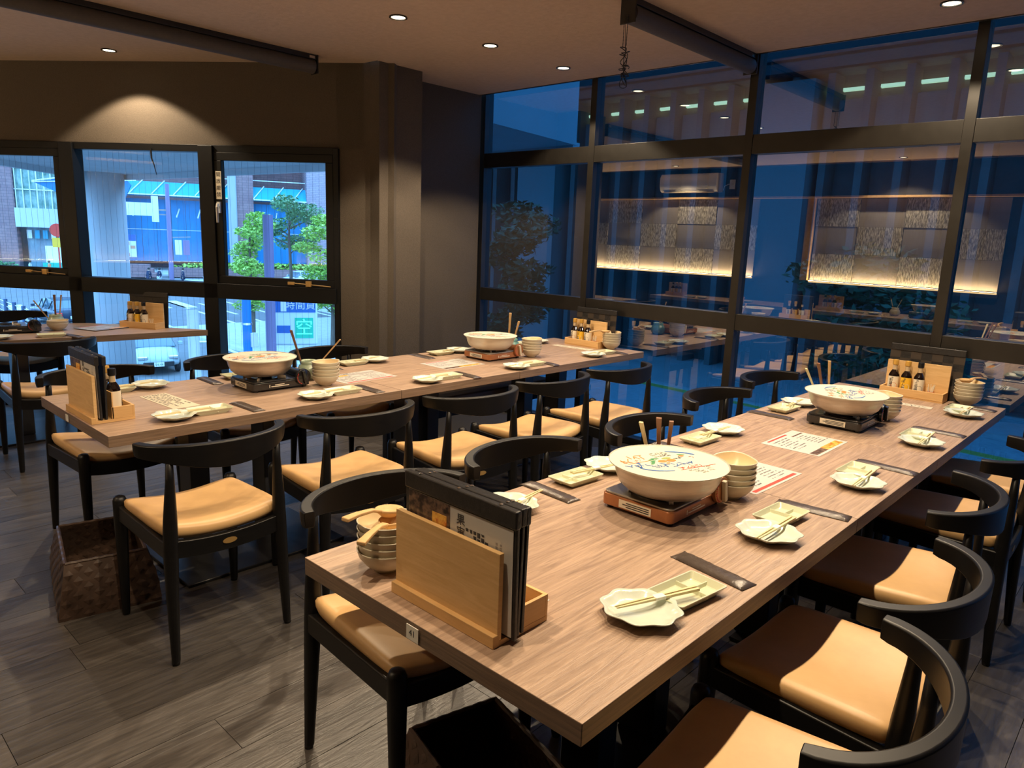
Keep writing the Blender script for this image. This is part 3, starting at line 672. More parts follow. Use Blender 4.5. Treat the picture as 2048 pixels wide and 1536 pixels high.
lid(3.362, 1.065, R(28), 'round ivory printed lid on the far pot of the front table')
lid(1.738, 3.325, R(10), 'round ivory printed lid on the pot left on the middle table')
lid(3.318, 3.285, R(-30), 'round ivory printed lid on the pot near the glass, middle table')

# ------------------------------------------------------------------ utensil jars
def jar(x, y, z, m, label, sticks, big=1.0):
    r = empty('utensil_jar', place(x, y, z), label, 'jar', 'utensil jars on the tables')
    MB().lathe([(.001, 0), (.038, 0), (.058, .022), (.062, .045), (.050, .076), (.040, .088), (.044, .100), (.041, .101), (.036, .088), (.045, .074), (.054, .045), (.030, .010), (.001, .010)], 32).xf(Matrix.Scale(big, 4)).build('pot_body', m, r, smooth=True)
    for k, (kind, dx, dy, L, mm, lab) in enumerate(sticks):
        a = Vector((x+.014*(k-1), y-.016*(k-1), z+.02)); d = Vector((dx, dy, 1)).normalized(); F = frame(a, d)
        if kind == 's':
            o = MB().rings([[F @ Vector((t, q*wd, p*th)) for q, p in ((-1, -1), (1, -1), (1, 1), (-1, 1))] for t, wd, th in ((0, .004, .003), (L*.5, .005, .003), (L, .007, .0035))]).build('serving_stick', mm, None, bevel=.001)
        else:
            o = MB().rings([[F @ Vector((t, q*wd, p*th)) for q, p in ((-1, -1), (1, -1), (1, 1), (-1, 1))] for t, wd, th in ((0, .016, .003), (.03, .016, .003), (.06, .006, .004), (L*.8, .007, .004), (L, .009, .004))]).build('ladle_handle_stick', mm, None, bevel=.002); o.name = 'wooden_ladle'
        tag(o, lab, 'utensil', 'utensils standing in the jars')
jar(2.06, 1.22, TZ, M_celadon, 'utensil jar hidden behind the nearest pot of the front table', (('s', -.62, -.10, .235, M_stick, 'pale wooden stick leaning left out behind the nearest pot'), ('l', -.48, -.22, .245, M_woodd, 'dark brown ladle handle upright behind the nearest pot'), ('s', -.44, -.30, .235, M_woodd, 'second brown handle upright behind the nearest pot')))
jar(3.72, 1.28, TZ, M_celadon, 'utensil jar behind the far pot of the front table', (('s', -.55, .30, .205, M_stick, 'pale stick leaning left behind the far pot, front table'), ('l', -.42, .10, .225, M_woodd, 'dark ladle handle behind the far pot, front table'), ('s', -.25, .0, .225, M_wood, 'tan upright handle behind the far pot, front table')))
jar(2.035, 3.37, TZ, M_celadon, 'speckled celadon jar behind the black stove of the middle table', (('l', -.32, -.02, .26, M_woodd, 'brown ladle handle standing in the celadon jar, middle table'), ('s', .60, -.60, .26, M_wood, 'thin wooden stick leaning right from the celadon jar, middle table')))
jar(3.60, 3.36, TZ, noisy('teal_jar_glaze', (.10, .26, .24), (.20, .38, .34), (1, 1, 1), 20, rough=.25), 'teal jar behind the copper stove of the middle table', (('l', -.15, -.18, .27, M_wood, 'tall wooden ladle handle in the teal jar'), ('s', -.05, -.35, .22, M_wood, 'short wooden handle in the teal jar')))
jar(1.585, 6.10, TZ, M_celadon, 'green celadon jar beside the bowls on the window table', (('s', -.62, -.05, .22, M_wood, 'wooden handle leaning left in the celadon jar, window table'), ('l', .02, .02, .225, M_woodd, 'brown upright handle in the celadon jar, window table'), ('s', .14, .02, .225, M_wood, 'right upright handle in the celadon jar, window table')))

# ------------------------------------------------------------------ bowls
def stack(x, y, n, rz, where, cat='bowl', z=TZ):
    nm = ['lowest', 'second', 'third', 'fourth', 'topmost']
    for k in range(n):
        put('bowl', x+.0012*(k % 2), y-.001*(k % 3), z+k*.0175, rz+R(3*(k % 3)), 'cream bowl %s, %s of its stack' % (where, nm[k] if n > 2 else ('lower', 'upper')[k]), 'bowl', 'stacked cream bowls')
stack(.975, 1.29, 5, R(-20), 'at the left corner of the front table')
stack(2.082, .965, 5, R(20), 'right of the nearest stove')
stack(3.645, .975, 5, R(20), 'right of the black stove, front table')
stack(4.405, .785, 5, R(10), 'beside the bottle rack at the glass, front table')
stack(2.014, 3.178, 5, R(-10), 'right of the black stove, middle table')
stack(3.597, 3.172, 5, R(-10), 'right of the copper stove, middle table')
stack(4.375, 3.075, 5, R(-10), 'beside the bottle rack on the middle table')
stack(1.555, 5.955, 2, R(10), 'in front of the jar on the window table')
put('ladle', .995, 1.305, TZ+.133, R(190), 'wooden ladle lying on top of the bowls at the near table corner, upper', 'ladle', 'wooden ladles on bowl stacks').rotation_euler[1] = R(-8)
put('ladle', .990, 1.288, TZ+.113, R(205), 'second wooden ladle under the first, on the near corner bowls', 'ladle', 'wooden ladles on bowl stacks')
put('ladle', 4.39, .80, TZ+.128, R(-25), 'wooden ladle resting in the top bowl by the glass, front table', 'ladle', 'wooden ladles on bowl stacks')
put('ladle', 4.33, 3.10, TZ+.128, R(165), 'wooden ladle across the top bowl by the middle table rack', 'ladle', 'wooden ladles on bowl stacks')

# ------------------------------------------------------------------ bottles, racks, menus
def bottle_proto(key, lab, cap):
    def mk():
        r = empty('sauce_bottle', place(0, 0))
        MB().lathe([(.001, 0), (.026, 0), (.0275, .003), (.0275, .098), (.0262, .108), (.020, .122), (.0125, .134)], 28, ends=True).build('sauce_body', M_soy, r, smooth=False)
        MB().lathe([(.0124, .134), (.0120, .162), (.001, .162)], 20).build('neck', M_neck, r)
        MB().lathe([(.0135, .160), (.0155, .162), (.0155, .184), (.0145, .189), (.001, .190)], 24).build('cap', cap, r, bevel=.001)
        MB().lathe([(.0281, .018), (.0281, .098)], 32, ends=False).build('label_band', lab[0], r, smooth=True)
        MB().lathe([(.0283, .006), (.0283, .017)], 32, ends=False).build('lower_band', lab[3], r, smooth=True)
        o = MB(); blob(o, .010, .045, .0175, .020, 0, .0286, 24)
        for i, q in enumerate(o.v): a = q.x/.0286; o.v[i] = Vector((-.0288*cos(a), -.0288*sin(a), q.y))
        o.build('moon_mark', lab[1], r)
        Mx = Matrix(((0, 0, -1, 0), (-1, 0, 0, 0), (0, 1, 0, 0), (0, 0, 0, 1)))
        for i, ch in enumerate(lab[2]):
            text('character', ch, .0185, M_ink, r, Matrix.Translation((-.0291, .006, .078-i*.019)) @ Mx)
        o = MB(); blob(o, 0, .092, .006, .0022, 0, 0, 12); o.v = [Vector((-.0289, -q.x, q.y)) for q in o.v]; o.build('crest', M_ink, r)
        return r
    proto(key, mk)
bottle_proto('b1', (M_lwhite, M_lpk, '割醤油', mat('lower_band_maroon', (.16, .04, .05), .5)), M_gold)
bottle_proto('b2', (M_lyel, M_lwhite, 'ぽん酢', M_lwhite), M_gold)
bottle_proto('b3', (M_lwhite, M_lgy, '土佐酢', mat('lower_band_plum', (.13, .05, .09), .5)), M_bcap)
def menu_cover(M, nm, label, W=.315, H=.26, check=False, sheet=True, rack=True):
    """hanging menu folder: leather bar on top, printed page in a clear sleeve; local x across, y thickness (-y front), z up"""
    r = empty('menu_folder', M, label, 'menu', 'black menu folders in the racks')
    MB().box(-W/2, -.004, .0, W/2, .004, H).build('cover', M_cover, r, bevel=.002)
    MB().box(-W/2-.001, -.008, H-.032, W/2+.001, .008, H+.006).build('spine', M_cover, r, bevel=.004)
    for k in (-.36, 0, .36): MB().lathe([(.001, .0), (.0045, 0), (.0045, .002), (.001, .003)], 12, c=(k*W, 0, H+.006)).build('rivet', M_chrome, r)
    if check:
        o = MB()
        for i in range(7):
            for j in range(6):
                if (i+j) % 2: o.box(-W/2+i*W/7, -.0046, j*(H-.032)/6, -W/2+(i+1)*W/7, -.004, (j+1)*(H-.032)/6)
        o.build('check_pattern', M_coverc, r)
    if sheet:
        pg = MB().box(-W/2+.012, -.0056, .006, W/2-.008, -.0046, H-.034).build('printed_page', M_sheet, r)
        MB().box(-W/2+.013, -.0062, .007, -.02, -.0056, H-.035).build('photo_print', M_foodd, pg)
        MB().box(-.075, -.0068, .07, -.030, -.0062, .20).build('dish_photo', M_food, pg)
        for i, ch in enumerate('果実酒'): text('character', ch, .026, M_ink, pg, Matrix.Translation((.012, -.0060, .205-i*.027)) @ Matrix.Rotation(pi/2, 4, 'X'))
        o = MB(); dashes(o, .006, -.112, .20, -.045, 6, .009, 0, 5)
        o.v = [Vector((-q.y-.02, -.0059, .20-q.x)) for q in o.v]; o.build('small_lettering', M_ink, pg, kind='stuff')
        o = MB(); dashes(o, .03, -.135, .20, -.112, 2, .006, 0, 9)
        o.v = [Vector((-q.y-.004, -.0059, .22-q.x)) for q in o.v]; o.build('small_lettering', M_greyp, pg, kind='stuff')
        MB().box(.066, -.0060, .10, .085, -.0057, .17).build('ink_block', M_ink, pg)
    return r
def rack(x, y, rz, label, bottles, where, bl=.316):
    """pine rack: tall back board, bottle tray on the +x side (local), menus stand on the -x side of the board"""
    r = empty('table_rack', place(x, y, TZ, rz), label, 'rack', 'pine racks at the table ends')
    h = bl/2
    MB().box(-.006, -h, .0, .006, h, .190).build('back_board', M_pineh, r, bevel=.0015)
    MB().box(.006, -h, 0, .098, h, .008).build('tray_floor', M_pine, r)
    MB().box(.090, -h, .008, .100, h, .050).build('tray_front', M_pine, r, bevel=.001)
    for s in (-1, 1): MB().box(.006, s*h-(.010 if s > 0 else 0), .008, .090, s*h+(.010 if s < 0 else 0), .050).build('tray_side', M_pine, r, bevel=.001)
    return r
def bottles(rackM, ys, where, face, zz=TZ+.0085):
    for key, dy, nm in zip(('b1', 'b2', 'b3'), ys, ('gold cap, salmon label', 'gold cap, yellow label', 'black cap, grey label')):
        p = rackM @ Vector((.050, dy, 0)); put(key, p.x, p.y, zz, face, 'sauce bottle, %s, %s' % (nm, where), 'bottle', 'sauce bottles in the racks')
def front_rack(x, y, label, where):
    """rack seen from behind: foot strip, tall board towards the camera, menus between board and bottle tray"""
    r = empty('table_rack', place(x, y, TZ), label, 'rack', 'pine racks at the table ends'); h = .158
    MB().box(-.010, -h, .0, .150, h, .012).build('base', M_pine, r, bevel=.001)
    MB().box(-.012, -h-.001, 0, .006, h+.001, .026).build('foot_strip', M_pine, r, bevel=.0015)
    MB().box(.0, -h, .012, .012, h, .193).build('back_board', M_pineh, r, bevel=.0015)
    MB().box(.066, -h, .012, .070, h, .12).build('divider', M_pine, r)
    MB().box(.142, -h, .012, .150, h, .060).build('tray_front', M_pine, r, bevel=.001)
    for s in (-1, 1): MB().box(.064, s*h-(.008 if s > 0 else 0), .012, .142, s*h+(.008 if s < 0 else 0), .060).build('tray_side', M_pine, r, bevel=.001)
    for key, dy, nm in (('b1', .07, 'gold cap, salmon label'), ('b2', .0, 'gold cap, yellow label'), ('b3', -.075, 'black cap, grey label')):
        put({'b1': 'b1', 'b2': 'b2', 'b3': 'b3'}[key], x+.100, y+dy, TZ+.0125, pi, 'sauce bottle, %s, %s' % (nm, where), 'bottle', 'sauce bottles in the racks')
Mface = lambda x, y, z, rz, tilt=0: Matrix.Translation((x, y, z)) @ Matrix.Rotation(rz, 4, 'Z') @ Matrix.Rotation(tilt, 4, 'X')
front_rack(.925, 1.030, 'large pine menu rack at the near end of the front table', 'hidden behind the nearest menu rack')
menu_cover(Mface(.951, 1.012, TZ+.0135, -pi/2, R(1)), '', 'black menu folder with dark photo page, front one in the nearest rack', .33, .262)
menu_cover(Mface(.968, 1.016, TZ+.0135, -pi/2, R(-1.0)), '', 'plain black menu folder, second in the nearest rack', .32, .258, sheet=False)
menu_cover(Mface(.983, 1.018, TZ+.0135, -pi/2, R(-1.0)), '', 'plain black menu folder, rearmost in the nearest rack', .32, .256, sheet=False)
front_rack(.897, 3.215, 'pine menu rack at the left end of the middle table', 'beside the left rack of the middle table')
menu_cover(Mface(.923, 3.215, TZ+.0135, -pi/2, R(1)), '', 'black menu folder with pink photo page, left end of the middle table', .32, .25)
menu_cover(Mface(.941, 3.215, TZ+.0135, -pi/2, R(-1)), '', 'plain black menu folder behind the other, left end of the middle table', .32, .248, sheet=False)
for (x, y, w_, tl) in ((4.405, 1.035, 'glass end of the front table', 'front'), (4.385, 3.285, 'glass end of the middle table', 'middle')):
    M = place(x, y, TZ, pi); rack(x, y, pi, 'pine bottle rack at the '+w_, None, w_)
    bottles(M, (-.105, -.042, .022), 'at the '+w_, 0)
    menu_cover(Mface(x+.034, y-.02, TZ, -pi/2, R(-4)), '', 'black chequered menu folder behind the bottles, '+w_, .37, .272, check=True, sheet=False)
    cup = empty('toothpick_holder', place(x-.05, y-.085, TZ+.0085), 'bunch of packed toothpicks beside the bottles, '+w_, 'toothpicks', 'toothpick bunches')
    MB().lathe([(.001, 0), (.017, 0), (.018, .04), (.017, .04), (.016, .003), (.001, .003)], 16).build('cup', M_lpk, cup)
    for k in range(14): t = k*2.4; MB().tube([(.006*cos(t), .006*sin(t), .004), (.017*cos(t), .017*sin(t), .062+.008*(k % 3))], .0014, 4).build('toothpick', M_lwhite, cup)
M = place(2.125, 5.835, TZ, R(210)); rack(2.125, 5.835, R(210), 'pine bottle rack at the slanted end of the window table', None, '')
bottles(M, (-.095, -.035, .025), 'on the window table', R(30))
menu_cover(Mface(2.152, 5.851, TZ, R(-60), R(-3)), '', 'black menu folder upright behind the bottles of the window table', .34, .262, sheet=False)
cup = empty('toothpick_holder', M @ Matrix.Translation((.05, .085, .0085)), 'bunch of packed toothpicks on the window table', 'toothpicks', 'toothpick bunches')
for k in range(10): t = k*2.4; MB().tube([(.006*cos(t), .006*sin(t), 0), (.015*cos(t), .015*sin(t), .066)], .0014, 4).build('toothpick', M_lwhite, cup)

# ------------------------------------------------------------------ printed sheets lying on the tables
def sheet(x, y, rz, w_, h_, label, style, seed=1, z=TZ, nm='menu_sheet', cat='menu sheet'):
    r = empty(nm, place(x, y, z, rz), label, cat)
    a, b = w_/2, h_/2; m = M_slip if style in ('slip', 'note') else M_sheet
    MB().box(-a, -b, .0002, a, b, .0010).build('page', m, r)
    zz = .0012
    if style == 'A':      # red bar and food photo strip
        MB().box(-a+.035, b-.020, zz-.0003, a-.10, b-.010, zz).build('red_bar', M_red, r)
        MB().box(-a+.010, -b+.012, zz-.0003, -.03, -b+.042, zz).build('dark_photo', M_foodd, r)
        MB().box(-.03, -b+.012, zz-.0003, a-.02, -b+.046, zz).build('food_photo', M_food, r)
        MB().box(.045, b-.050, zz-.0003, a-.012, b-.042, zz).build('heading_bar', M_foodd, r)
        o = MB(); dashes(o, -a+.03, -.030, .02, b-.030, 7, .006, zz, seed); dashes(o, .04, -.045, a-.01, b-.06, 7, .005, zz, seed+1); o.build('small_lettering', M_ink, r, kind='stuff')
    elif style == 'B':    # drinks sheet: title, photo band, lines, red foot bar
        text('title', '飲み放題メニュー', .021, M_ink, r, Matrix.Translation((0, b-.020, zz)))
        MB().box(-a+.02, b-.062, zz-.0003, -.03, b-.036, zz).build('food_photo', M_food, r)
        MB().box(-.03, b-.062, zz-.0003, a-.012, b-.036, zz).build('dark_band', M_greyp, r)
        o = MB(); dashes(o, -a+.02, -b+.035, .01, b-.07, 8, .007, zz, seed); dashes(o, .03, -b+.035, a-.01, b-.07, 9, .005, zz, seed+1); o.build('small_lettering', M_ink, r, kind='stuff')
        MB().box(-a+.015, -b+.010, zz-.0003, a-.02, -b+.024, zz).build('red_bar', M_red, r)
    elif style == 'slip':
        o = MB(); rn = random.Random(seed)
        for i in range(9): squig(o, -a+.022+i*(w_-.03)/9, 0, 1, h_*.42, rn, zz)
        o.build('brush_lettering', M_ink, r)
    elif style == 'note':
        o = MB(); dashes(o, -a+.012, -b+.008, a-.012, b-.008, 8, .008, zz, seed, .8); o.build('handwritten_lines', M_ink, r, kind='stuff')
    return r
sheet(2.925, 1.062, R(0), .315, .235, 'white laminated menu with red bar and food photos, centre of the front table', 'A', 1)
sheet(2.335, 1.035, R(-2), .34, .25, 'white drinks menu sheet half under the bowls, front table', 'B', 3)
sheet(4.125, 1.000, R(-88), .235, .060, 'long cream paper slip with brush lettering, front table by the glass', 'slip', 5, nm='paper_slip', cat='paper slip')
sheet(1.115, 1.005, R(85), .16, .07, 'blank cream card sticking out behind the nearest rack', 'blank', 5, nm='paper_slip', cat='paper slip')
sheet(2.285, 3.265, R(3), .345, .235, 'white drinks menu sheet left of centre on the middle table', 'B', 8)
sheet(2.98, 3.27, R(0), .325, .245, 'white menu sheet with food photos right of centre on the middle table', 'A', 9)
sheet(1.275, 3.29, R(-86), .33, .12, 'cream handwritten note beside the bottles on the middle table', 'note', 12, nm='paper_slip', cat='paper slip')
sheet(4.185, 3.285, R(-85), .33, .07, 'long cream paper slip on the middle table by the glass', 'slip', 15, nm='paper_slip', cat='paper slip')
sheet(1.86, 5.93, R(20), .34, .24, 'glossy menu sheets lying flat on the window table', 'A', 16, TZ+.006)
c = empty('menu_folder', place(1.88, 5.95, TZ, R(14)), 'black menu folder lying flat under glossy sheets, window table', 'menu')
MB().box(-.18, -.125, 0, .18, .125, .005).build('cover', M_cover, c, bevel=.001)

# ------------------------------------------------------------------ woven baskets on the floor
def basket(x, y, rz, label, a=.17, b=.26, h=.20):
    """strap-woven basket, narrower at the mouth, straps built as overlapping raised pieces"""
    r = empty('woven_basket', place(x, y, 0, rz), label, 'basket', 'brown woven baskets on the floor')
    def wall(q, f, in_=0):       # q in 0..4 around, f height
        k = 1-.20*f-in_; A, Bq = a*k, b*k; s_ = int(q) % 4; t = q-int(q)
        P = [(-A, -Bq), (A, -Bq), (A, Bq), (-A, Bq)]; p, n = P[s_], P[(s_+1) % 4]
        bul = .010*sin(pi*f)
        d = Vector((n[1]-p[1], -(n[0]-p[0]), 0)).normalized()
        return Vector((p[0]+(n[0]-p[0])*t, p[1]+(n[1]-p[1])*t, 0))+d*bul+Vector((0, 0, h*f)), d
    sh = MB(); rings = []
    for f in [i/6 for i in range(7)]: rings.append([wall(q*.25, f)[0] for q in range(16)])
    for f in [1-i/6 for i in range(7)]: rings.append([wall(q*.25, max(f, .02), .05)[0] for q in range(16)])
    sh.rings(rings).build('shell', M_basket, r)
    st = MB(); cols = (9, 13, 9, 13)
    for side in range(4):
        n = cols[side]
        for j in range(8):
            for i in range(n):
                if (i+j) % 2: continue
                for ins in (0, 1):
                    c0, c1 = side+(i+.05)/n, side+min((i+1.0)/n, .999); f0, f1 = j/8+.004, (j+1)/8-.004; cm = (c0+c1)/2; fm = (f0+f1)/2
                    off = .002 if not ins else -.002; iv = 0 if not ins else .055
                    pts = [wall(cm-.5/n, fm, iv), wall(cm, f0-.03, iv), wall(min(cm+.5/n, side+.999), fm, iv), wall(cm, min(f1+.03, 1), iv)]
                    mid, d = wall(cm, fm, iv); v = [p+dd*.001*(1 if not ins else -1) for p, dd in pts]; v.append(mid+d*(off+.002*(1 if not ins else -1)))
                    st.add(v, [(0, 1, 4), (1, 2, 4), (2, 3, 4), (3, 0, 4)])
    st.build('woven_straps', M_basket, r, kind='stuff')
    rim = MB(); N_ = 56
    rim.tube([wall(4*k/N_, 1.0, .02)[0]+Vector((0, 0, .002*(k % 2))) for k in range(N_+1)], .0075, 6).build('rim', M_basket, r)
    return r
basket(.915, 3.165, R(-12), 'brown woven basket on the floor at the left end of the middle table', .18, .27, .205)
basket(1.175, 1.12, R(-14), 'dark woven basket on the floor under the near end of the front table', .17, .24, .20)

# ------------------------------------------------------------------ ceiling blinds and cords
def blind(x0, x1, y, label, cord):
    r = empty('roller_blind', place(x0, y, CEIL), label, 'blind', 'roller blinds hung from the ceiling'); L = x1-x0
    MB().box(0, -.030, -.030, L, .030, -.0002).build('head_rail', M_steel, r, bevel=.002)
    MB().tube([(.01, 0, -.072), (L-.01, 0, -.072)], .046, 28).build('rolled_cloth', M_blind, r, smooth=False, bevel=.002)
    for a in (-.006, L-.002): MB().box(a, -.045, -.120, a+.008, .045, -.001).build('end_bracket', M_steel, r, bevel=.003)
    if cord:
        c = MB(); rn = random.Random(4)
        for dx in (-.004, .010):
            z = -.09
            while z > -.225: c.lathe([(.0005, -.003), (.0028, 0), (.0005, .003)], 6, c=(-.012+dx*(.6+abs(z)), dx*2, z)); z -= .0065
        c.tube([(-.008, -.006, -.08), (-.010, 0, -.25)], .0011, 5).tube([(-.012, .010, -.08), (-.010, 0, -.25)], .0011, 5)
        pts = []
        for k in range(150):
            t = k*.42; rr = .017+.013*sin(k*.31); z = -.30-.055*sin(k*.09)-.02*cos(k*.23); pts.append((-.010+rr*cos(t), rr*sin(t)*.8, z))
        c.tube(pts, .0022, 5)
        c.tube([(-.010+.022*cos(R(a)), .010*sin(R(a)*2), -.385+.032*sin(R(a))) for a in range(0, 361, 20)], .0020, 5).tube([(-.006+.018*sin(R(a)), .012*cos(R(a)), -.375+.030*cos(R(a))) for a in range(0, 361, 20)], .0020, 5)
        c.build('bead_chain', mat('dark_bead_chain', (.018, .018, .02), .3, .3), r, label='knotted black bead chain')
    MB().box(L-.055, -.0315, -.026, L-.015, -.030, -.010).build('maker_plate', M_chrome, r)
    return r
blind(3.12, 4.44, 2.215, 'dark roller blind on the ceiling with knotted bead chain, meeting the glass', True)
blind(-.3, 2.865, 4.60, 'long dark roller blind across the upper left ceiling', False)

# ------------------------------------------------------------------ air conditioner on the feature wall (mirrored in the glass)
ac = empty('air_conditioner', place(BX, 6.03, 2.30), 'white wall air conditioner, mirrored in the glass wall', 'air conditioner')
MB().rings([[(x, yy, z) for x, z in ((.0, .0), (.16, .0), (.20, .03), (.225, .10), (.225, .22), (.19, .28), (0, .29))] for yy in (-.50, .50)]).build('casing', M_white, ac, bevel=.012)
MB().box(.10, -.44, -.004, .20, .44, .004).build('air_flap', M_ivory, ac, bevel=.002)
so = empty('wall_socket', place(BX, 5.38, 2.42), 'white wall socket beside the mirrored air conditioner', 'socket')
MB().box(0, -.045, -.07, .012, .045, .07).build('plate', M_white, so, bevel=.004)
MB().box(.012, -.015, -.015, .04, .015, .015).build('plug', M_white, so, bevel=.003)
tag(MB().tube([(BX+.05, 5.50, 2.33), (BX+.06, 5.48, 2.39), (BX+.05, 5.42, 2.42), (BX+.03, 5.39, 2.42)], .006, 6).build('power_cord', M_white), 'white cord from the mirrored air conditioner to its socket', 'cord')
# table things by the feature wall, only seen mirrored
for i, (x, y) in enumerate(((-.72, 2.9), (-.74, 1.7), (-.72, 5.3), (-.76, 4.6))):
    put('plate', x, y, TZ, R(20), 'pale oval plate mirrored from the feature wall table, %s' % ('behind the mirrored jar', 'at right end', 'under the air conditioner', 'beyond the wood post')[i], 'plate', 'plates mirrored in the glass')
    put('tray', x, y+.2, TZ, R(88), 'cream divided dish mirrored from the feature wall table, %s' % ('behind the mirrored jar', 'at right end', 'under the air conditioner', 'beyond the wood post')[i], 'dish', 'dishes mirrored in the glass')
pot(-.873, 2.35, 'hot pot on the feature wall table, mirrored in the glass'); lid(-.873, 2.35, 0, 'printed lid on the mirrored pot by the feature wall')
bpy.data.objects['pot_lid.004'].location.z += .0 if 'pot_lid.004' in bpy.data.objects else 0
stove(-.86, 2.35, M_stoveb, M_stoveb, M_stoveb, 'black gas stove mirrored in the glass, under the feature wall pot', 0, False)
rack(-.95, 5.85, R(0), 'pine rack mirrored in the glass below the air conditioner', None, '')
bottles(place(-.95, 5.85, TZ, 0), (-.06, 0, .06), 'mirrored below the air conditioner', pi)
rack(-.75, 3.45, R(0), 'pine rack mirrored in the glass beside the wood post', None, '')
bottles(place(-.75, 3.45, TZ, 0), (-.06, 0, .06), 'mirrored beside the wood post', pi)
jar(-.80, 2.68, TZ, M_lidp, 'pale utensil jar mirrored in the glass wall', (('s', .0, -.4, .2, M_stick, 'pale stick in the mirrored jar, leaning right'), ('s', 0, .35, .2, M_wood, 'wooden stick in the mirrored jar, leaning left')))

# ================================================================== outside the street window
SZ = -4.0
struct('street', MB().prism([(-60, 4.0), (3.9, 4.2), (6.2, 4.2), (6.2, -30), (60, -30), (160, 60), (160, 170), (-60, 170)], SZ-.3, SZ), M_asphalt)
M_pave = noisy('pale_pavement', (.42, .43, .43), (.50, .51, .50), (1, 1, 1), .5, 6, .85)
M_kerb = mat('kerb_stone', (.55, .56, .56), .8)
RD = Vector((.115, .993, 0)); RX = Vector((.993, -.115, 0))
def road(s, t): return (RX*s+RD*t)            # s across the road, t along it
def strip(s0, s1, t0, t1, z0, z1, name, m, lab=None, parent=None, kind='structure'):
    p = [road(s0, t0), road(s1, t0), road(s1, t1), road(s0, t1)]
    o = MB().prism([(q.x, q.y) for q in p], z0, z1).build(name, m, parent)
    if kind and parent is None: o['kind'] = kind
    return o
pv = strip(22.6, 60, 8, 78, SZ, SZ+.12, 'pavement', M_pave); strip(22.3, 22.6, 8, 78, SZ, SZ+.16, 'kerb', M_kerb, parent=pv)
pv2 = strip(-60, 60, 86, 170, SZ, SZ+.12, 'pavement_far', M_pave); strip(-60, 60, 85.6, 86, SZ, SZ+.16, 'kerb', M_kerb, parent=pv2)
rm = empty('road_markings', place(0, 0), kind='structure')
for s in (11.2, 14.8, 18.6, 21.6): strip(s, s+.22, 6, 60, SZ, SZ+.006, 'lane_line', M_line, parent=rm)
for k in range(9): strip(16.5, 16.72, 12+k*5, 14.6+k*5, SZ, SZ+.006, 'lane_dash', M_line, parent=rm)
for k in range(9): strip(2+k*1.6, 2.9+k*1.6, 52, 57, SZ, SZ+.006, 'crossing_bar', M_line, parent=rm)
for k in range(4): strip(19.4+.55*(k % 2), 19.9+.55*(k % 2), 24+k*1.5, 26.4+k*1.5, SZ, SZ+.006, 'road_arrow', M_line, parent=rm)
# elevated highway soffit and its round pier
hw = struct('trim_4', MB().prism([(-1.8, 12.6), (3.7, 16.9), (6.3, 20.0), (6.7, 17.2), (6.9, 13.8), (7.2, 9.2), (7.0, 5.6), (5.3, 5.3), (3.2, 7.2)], 2.6, 3.6), M_conc)
for a, b in (((-1.8, 12.6), (3.7, 16.9)), ((3.7, 16.9), (6.3, 20.0)), ((6.3, 20.0), (6.7, 17.2)), ((6.7, 17.2), (6.9, 13.8)), ((6.9, 13.8), (7.2, 9.2)), ((7.2, 9.2), (7.0, 5.6))):
    MB().bar((*a, 2.56), (*b, 2.56), .12, .14).build('edge_beam', M_conc, hw)
pi_ = MB().lathe([(.44, SZ), (.44, 2.62)], 40, c=(6.02, 18.6, 0)).build('highway_pier', M_conc, smooth=False, bevel=.0); tag(pi_, 'thick round grey pier holding the elevated road outside the street window', 'pillar')
pi_.data.polygons.foreach_set('use_smooth', [len(p.vertices) == 4 for p in pi_.data.polygons])

# far side: hoarded brick building, local x to the right, y away
FO = Matrix.Translation((42.5, 87.2, SZ)) @ Matrix.Rotation(math.atan2(-.438, .899), 4, 'Z')
bb = empty('hoarded_building', FO, 'brick building behind blue construction sheets across the street', 'building')
MB().box(-13.2, 6, 0, 60, 20, 30).build('brick_wall', M_brick, bb)
MB().box(.6, -1.2, 0, 2.5, 6, 30).build('pilaster', M_brick, bb); MB().box(8.7, -1.6, 0, 30, 6, 30).build('pilaster', M_brickl, bb)
MB().box(-.4, -1.4, 0, .6, 5, 30).build('concrete_pilaster', M_conc, bb)
rn = random.Random(5)
for a, b in ((-13.2, -.4), (2.5, 8.7)):
    n = max(1, round((b-a)/1.55)); st = (b-a)/n
    for i in range(n): MB().box(a+i*st+.02, 0, 1.2, a+(i+1)*st-.02, .12, 8.4).build('blue_sheet', M_sheetb, bb)
    MB().prism([(0, 8.7), (-1.6, 8.9), (0, 10.4)], a, b, Matrix(((0, 0, 1, 0), (1, 0, 0, 0), (0, 1, 0, 0), (0, 0, 0, 1)))).build('awning', M_awn, bb)
    m = MB(); x = a
    while x < b: m.bar((x, -1.7, 8.95), (x+1.3, .0, 10.55), .09, .09).bar((x+.6, 1.0, 3+5.0), (x+.2, -1.5, 6.4), .12, .12); x += 2.3
    m.bar((a, -1.75, 8.85), (b, -1.75, 8.85), .14, .14).bar((a, 0, 11.2), (b, 0, 11.2), .10, .10).bar((a, -.05, 4.9), (b, -.05, 4.9), .06, .06)
    m.build('scaffold_tubes', M_truss, bb)
for x0, z0 in ((3.0, 13.1), (5.9, 14.6)): MB().bar((x0, -1.8, z0), (x0+2.2, -1.8, z0-.15), .5, .35).build('lamp_bracket', M_greyp, bb)
nb = MB().box(-12.0, -.2, 1.6, -10.7, -.05, 4.2).build('notice_board', M_white, bb, label='white and navy notice board on the blue sheets')
MB().box(-12.0, -.25, 3.5, -10.7, -.2, 4.2).build('board_header', M_blue, nb)
for i in range(2):
    for j in range(4): MB().box(-11.9+i*.6, -.24, 1.7+j*.44, -11.4+i*.6, -.2, 2.05+j*.44).build('notice_sheet', M_band if (i+j) % 3 else M_lpk, nb)
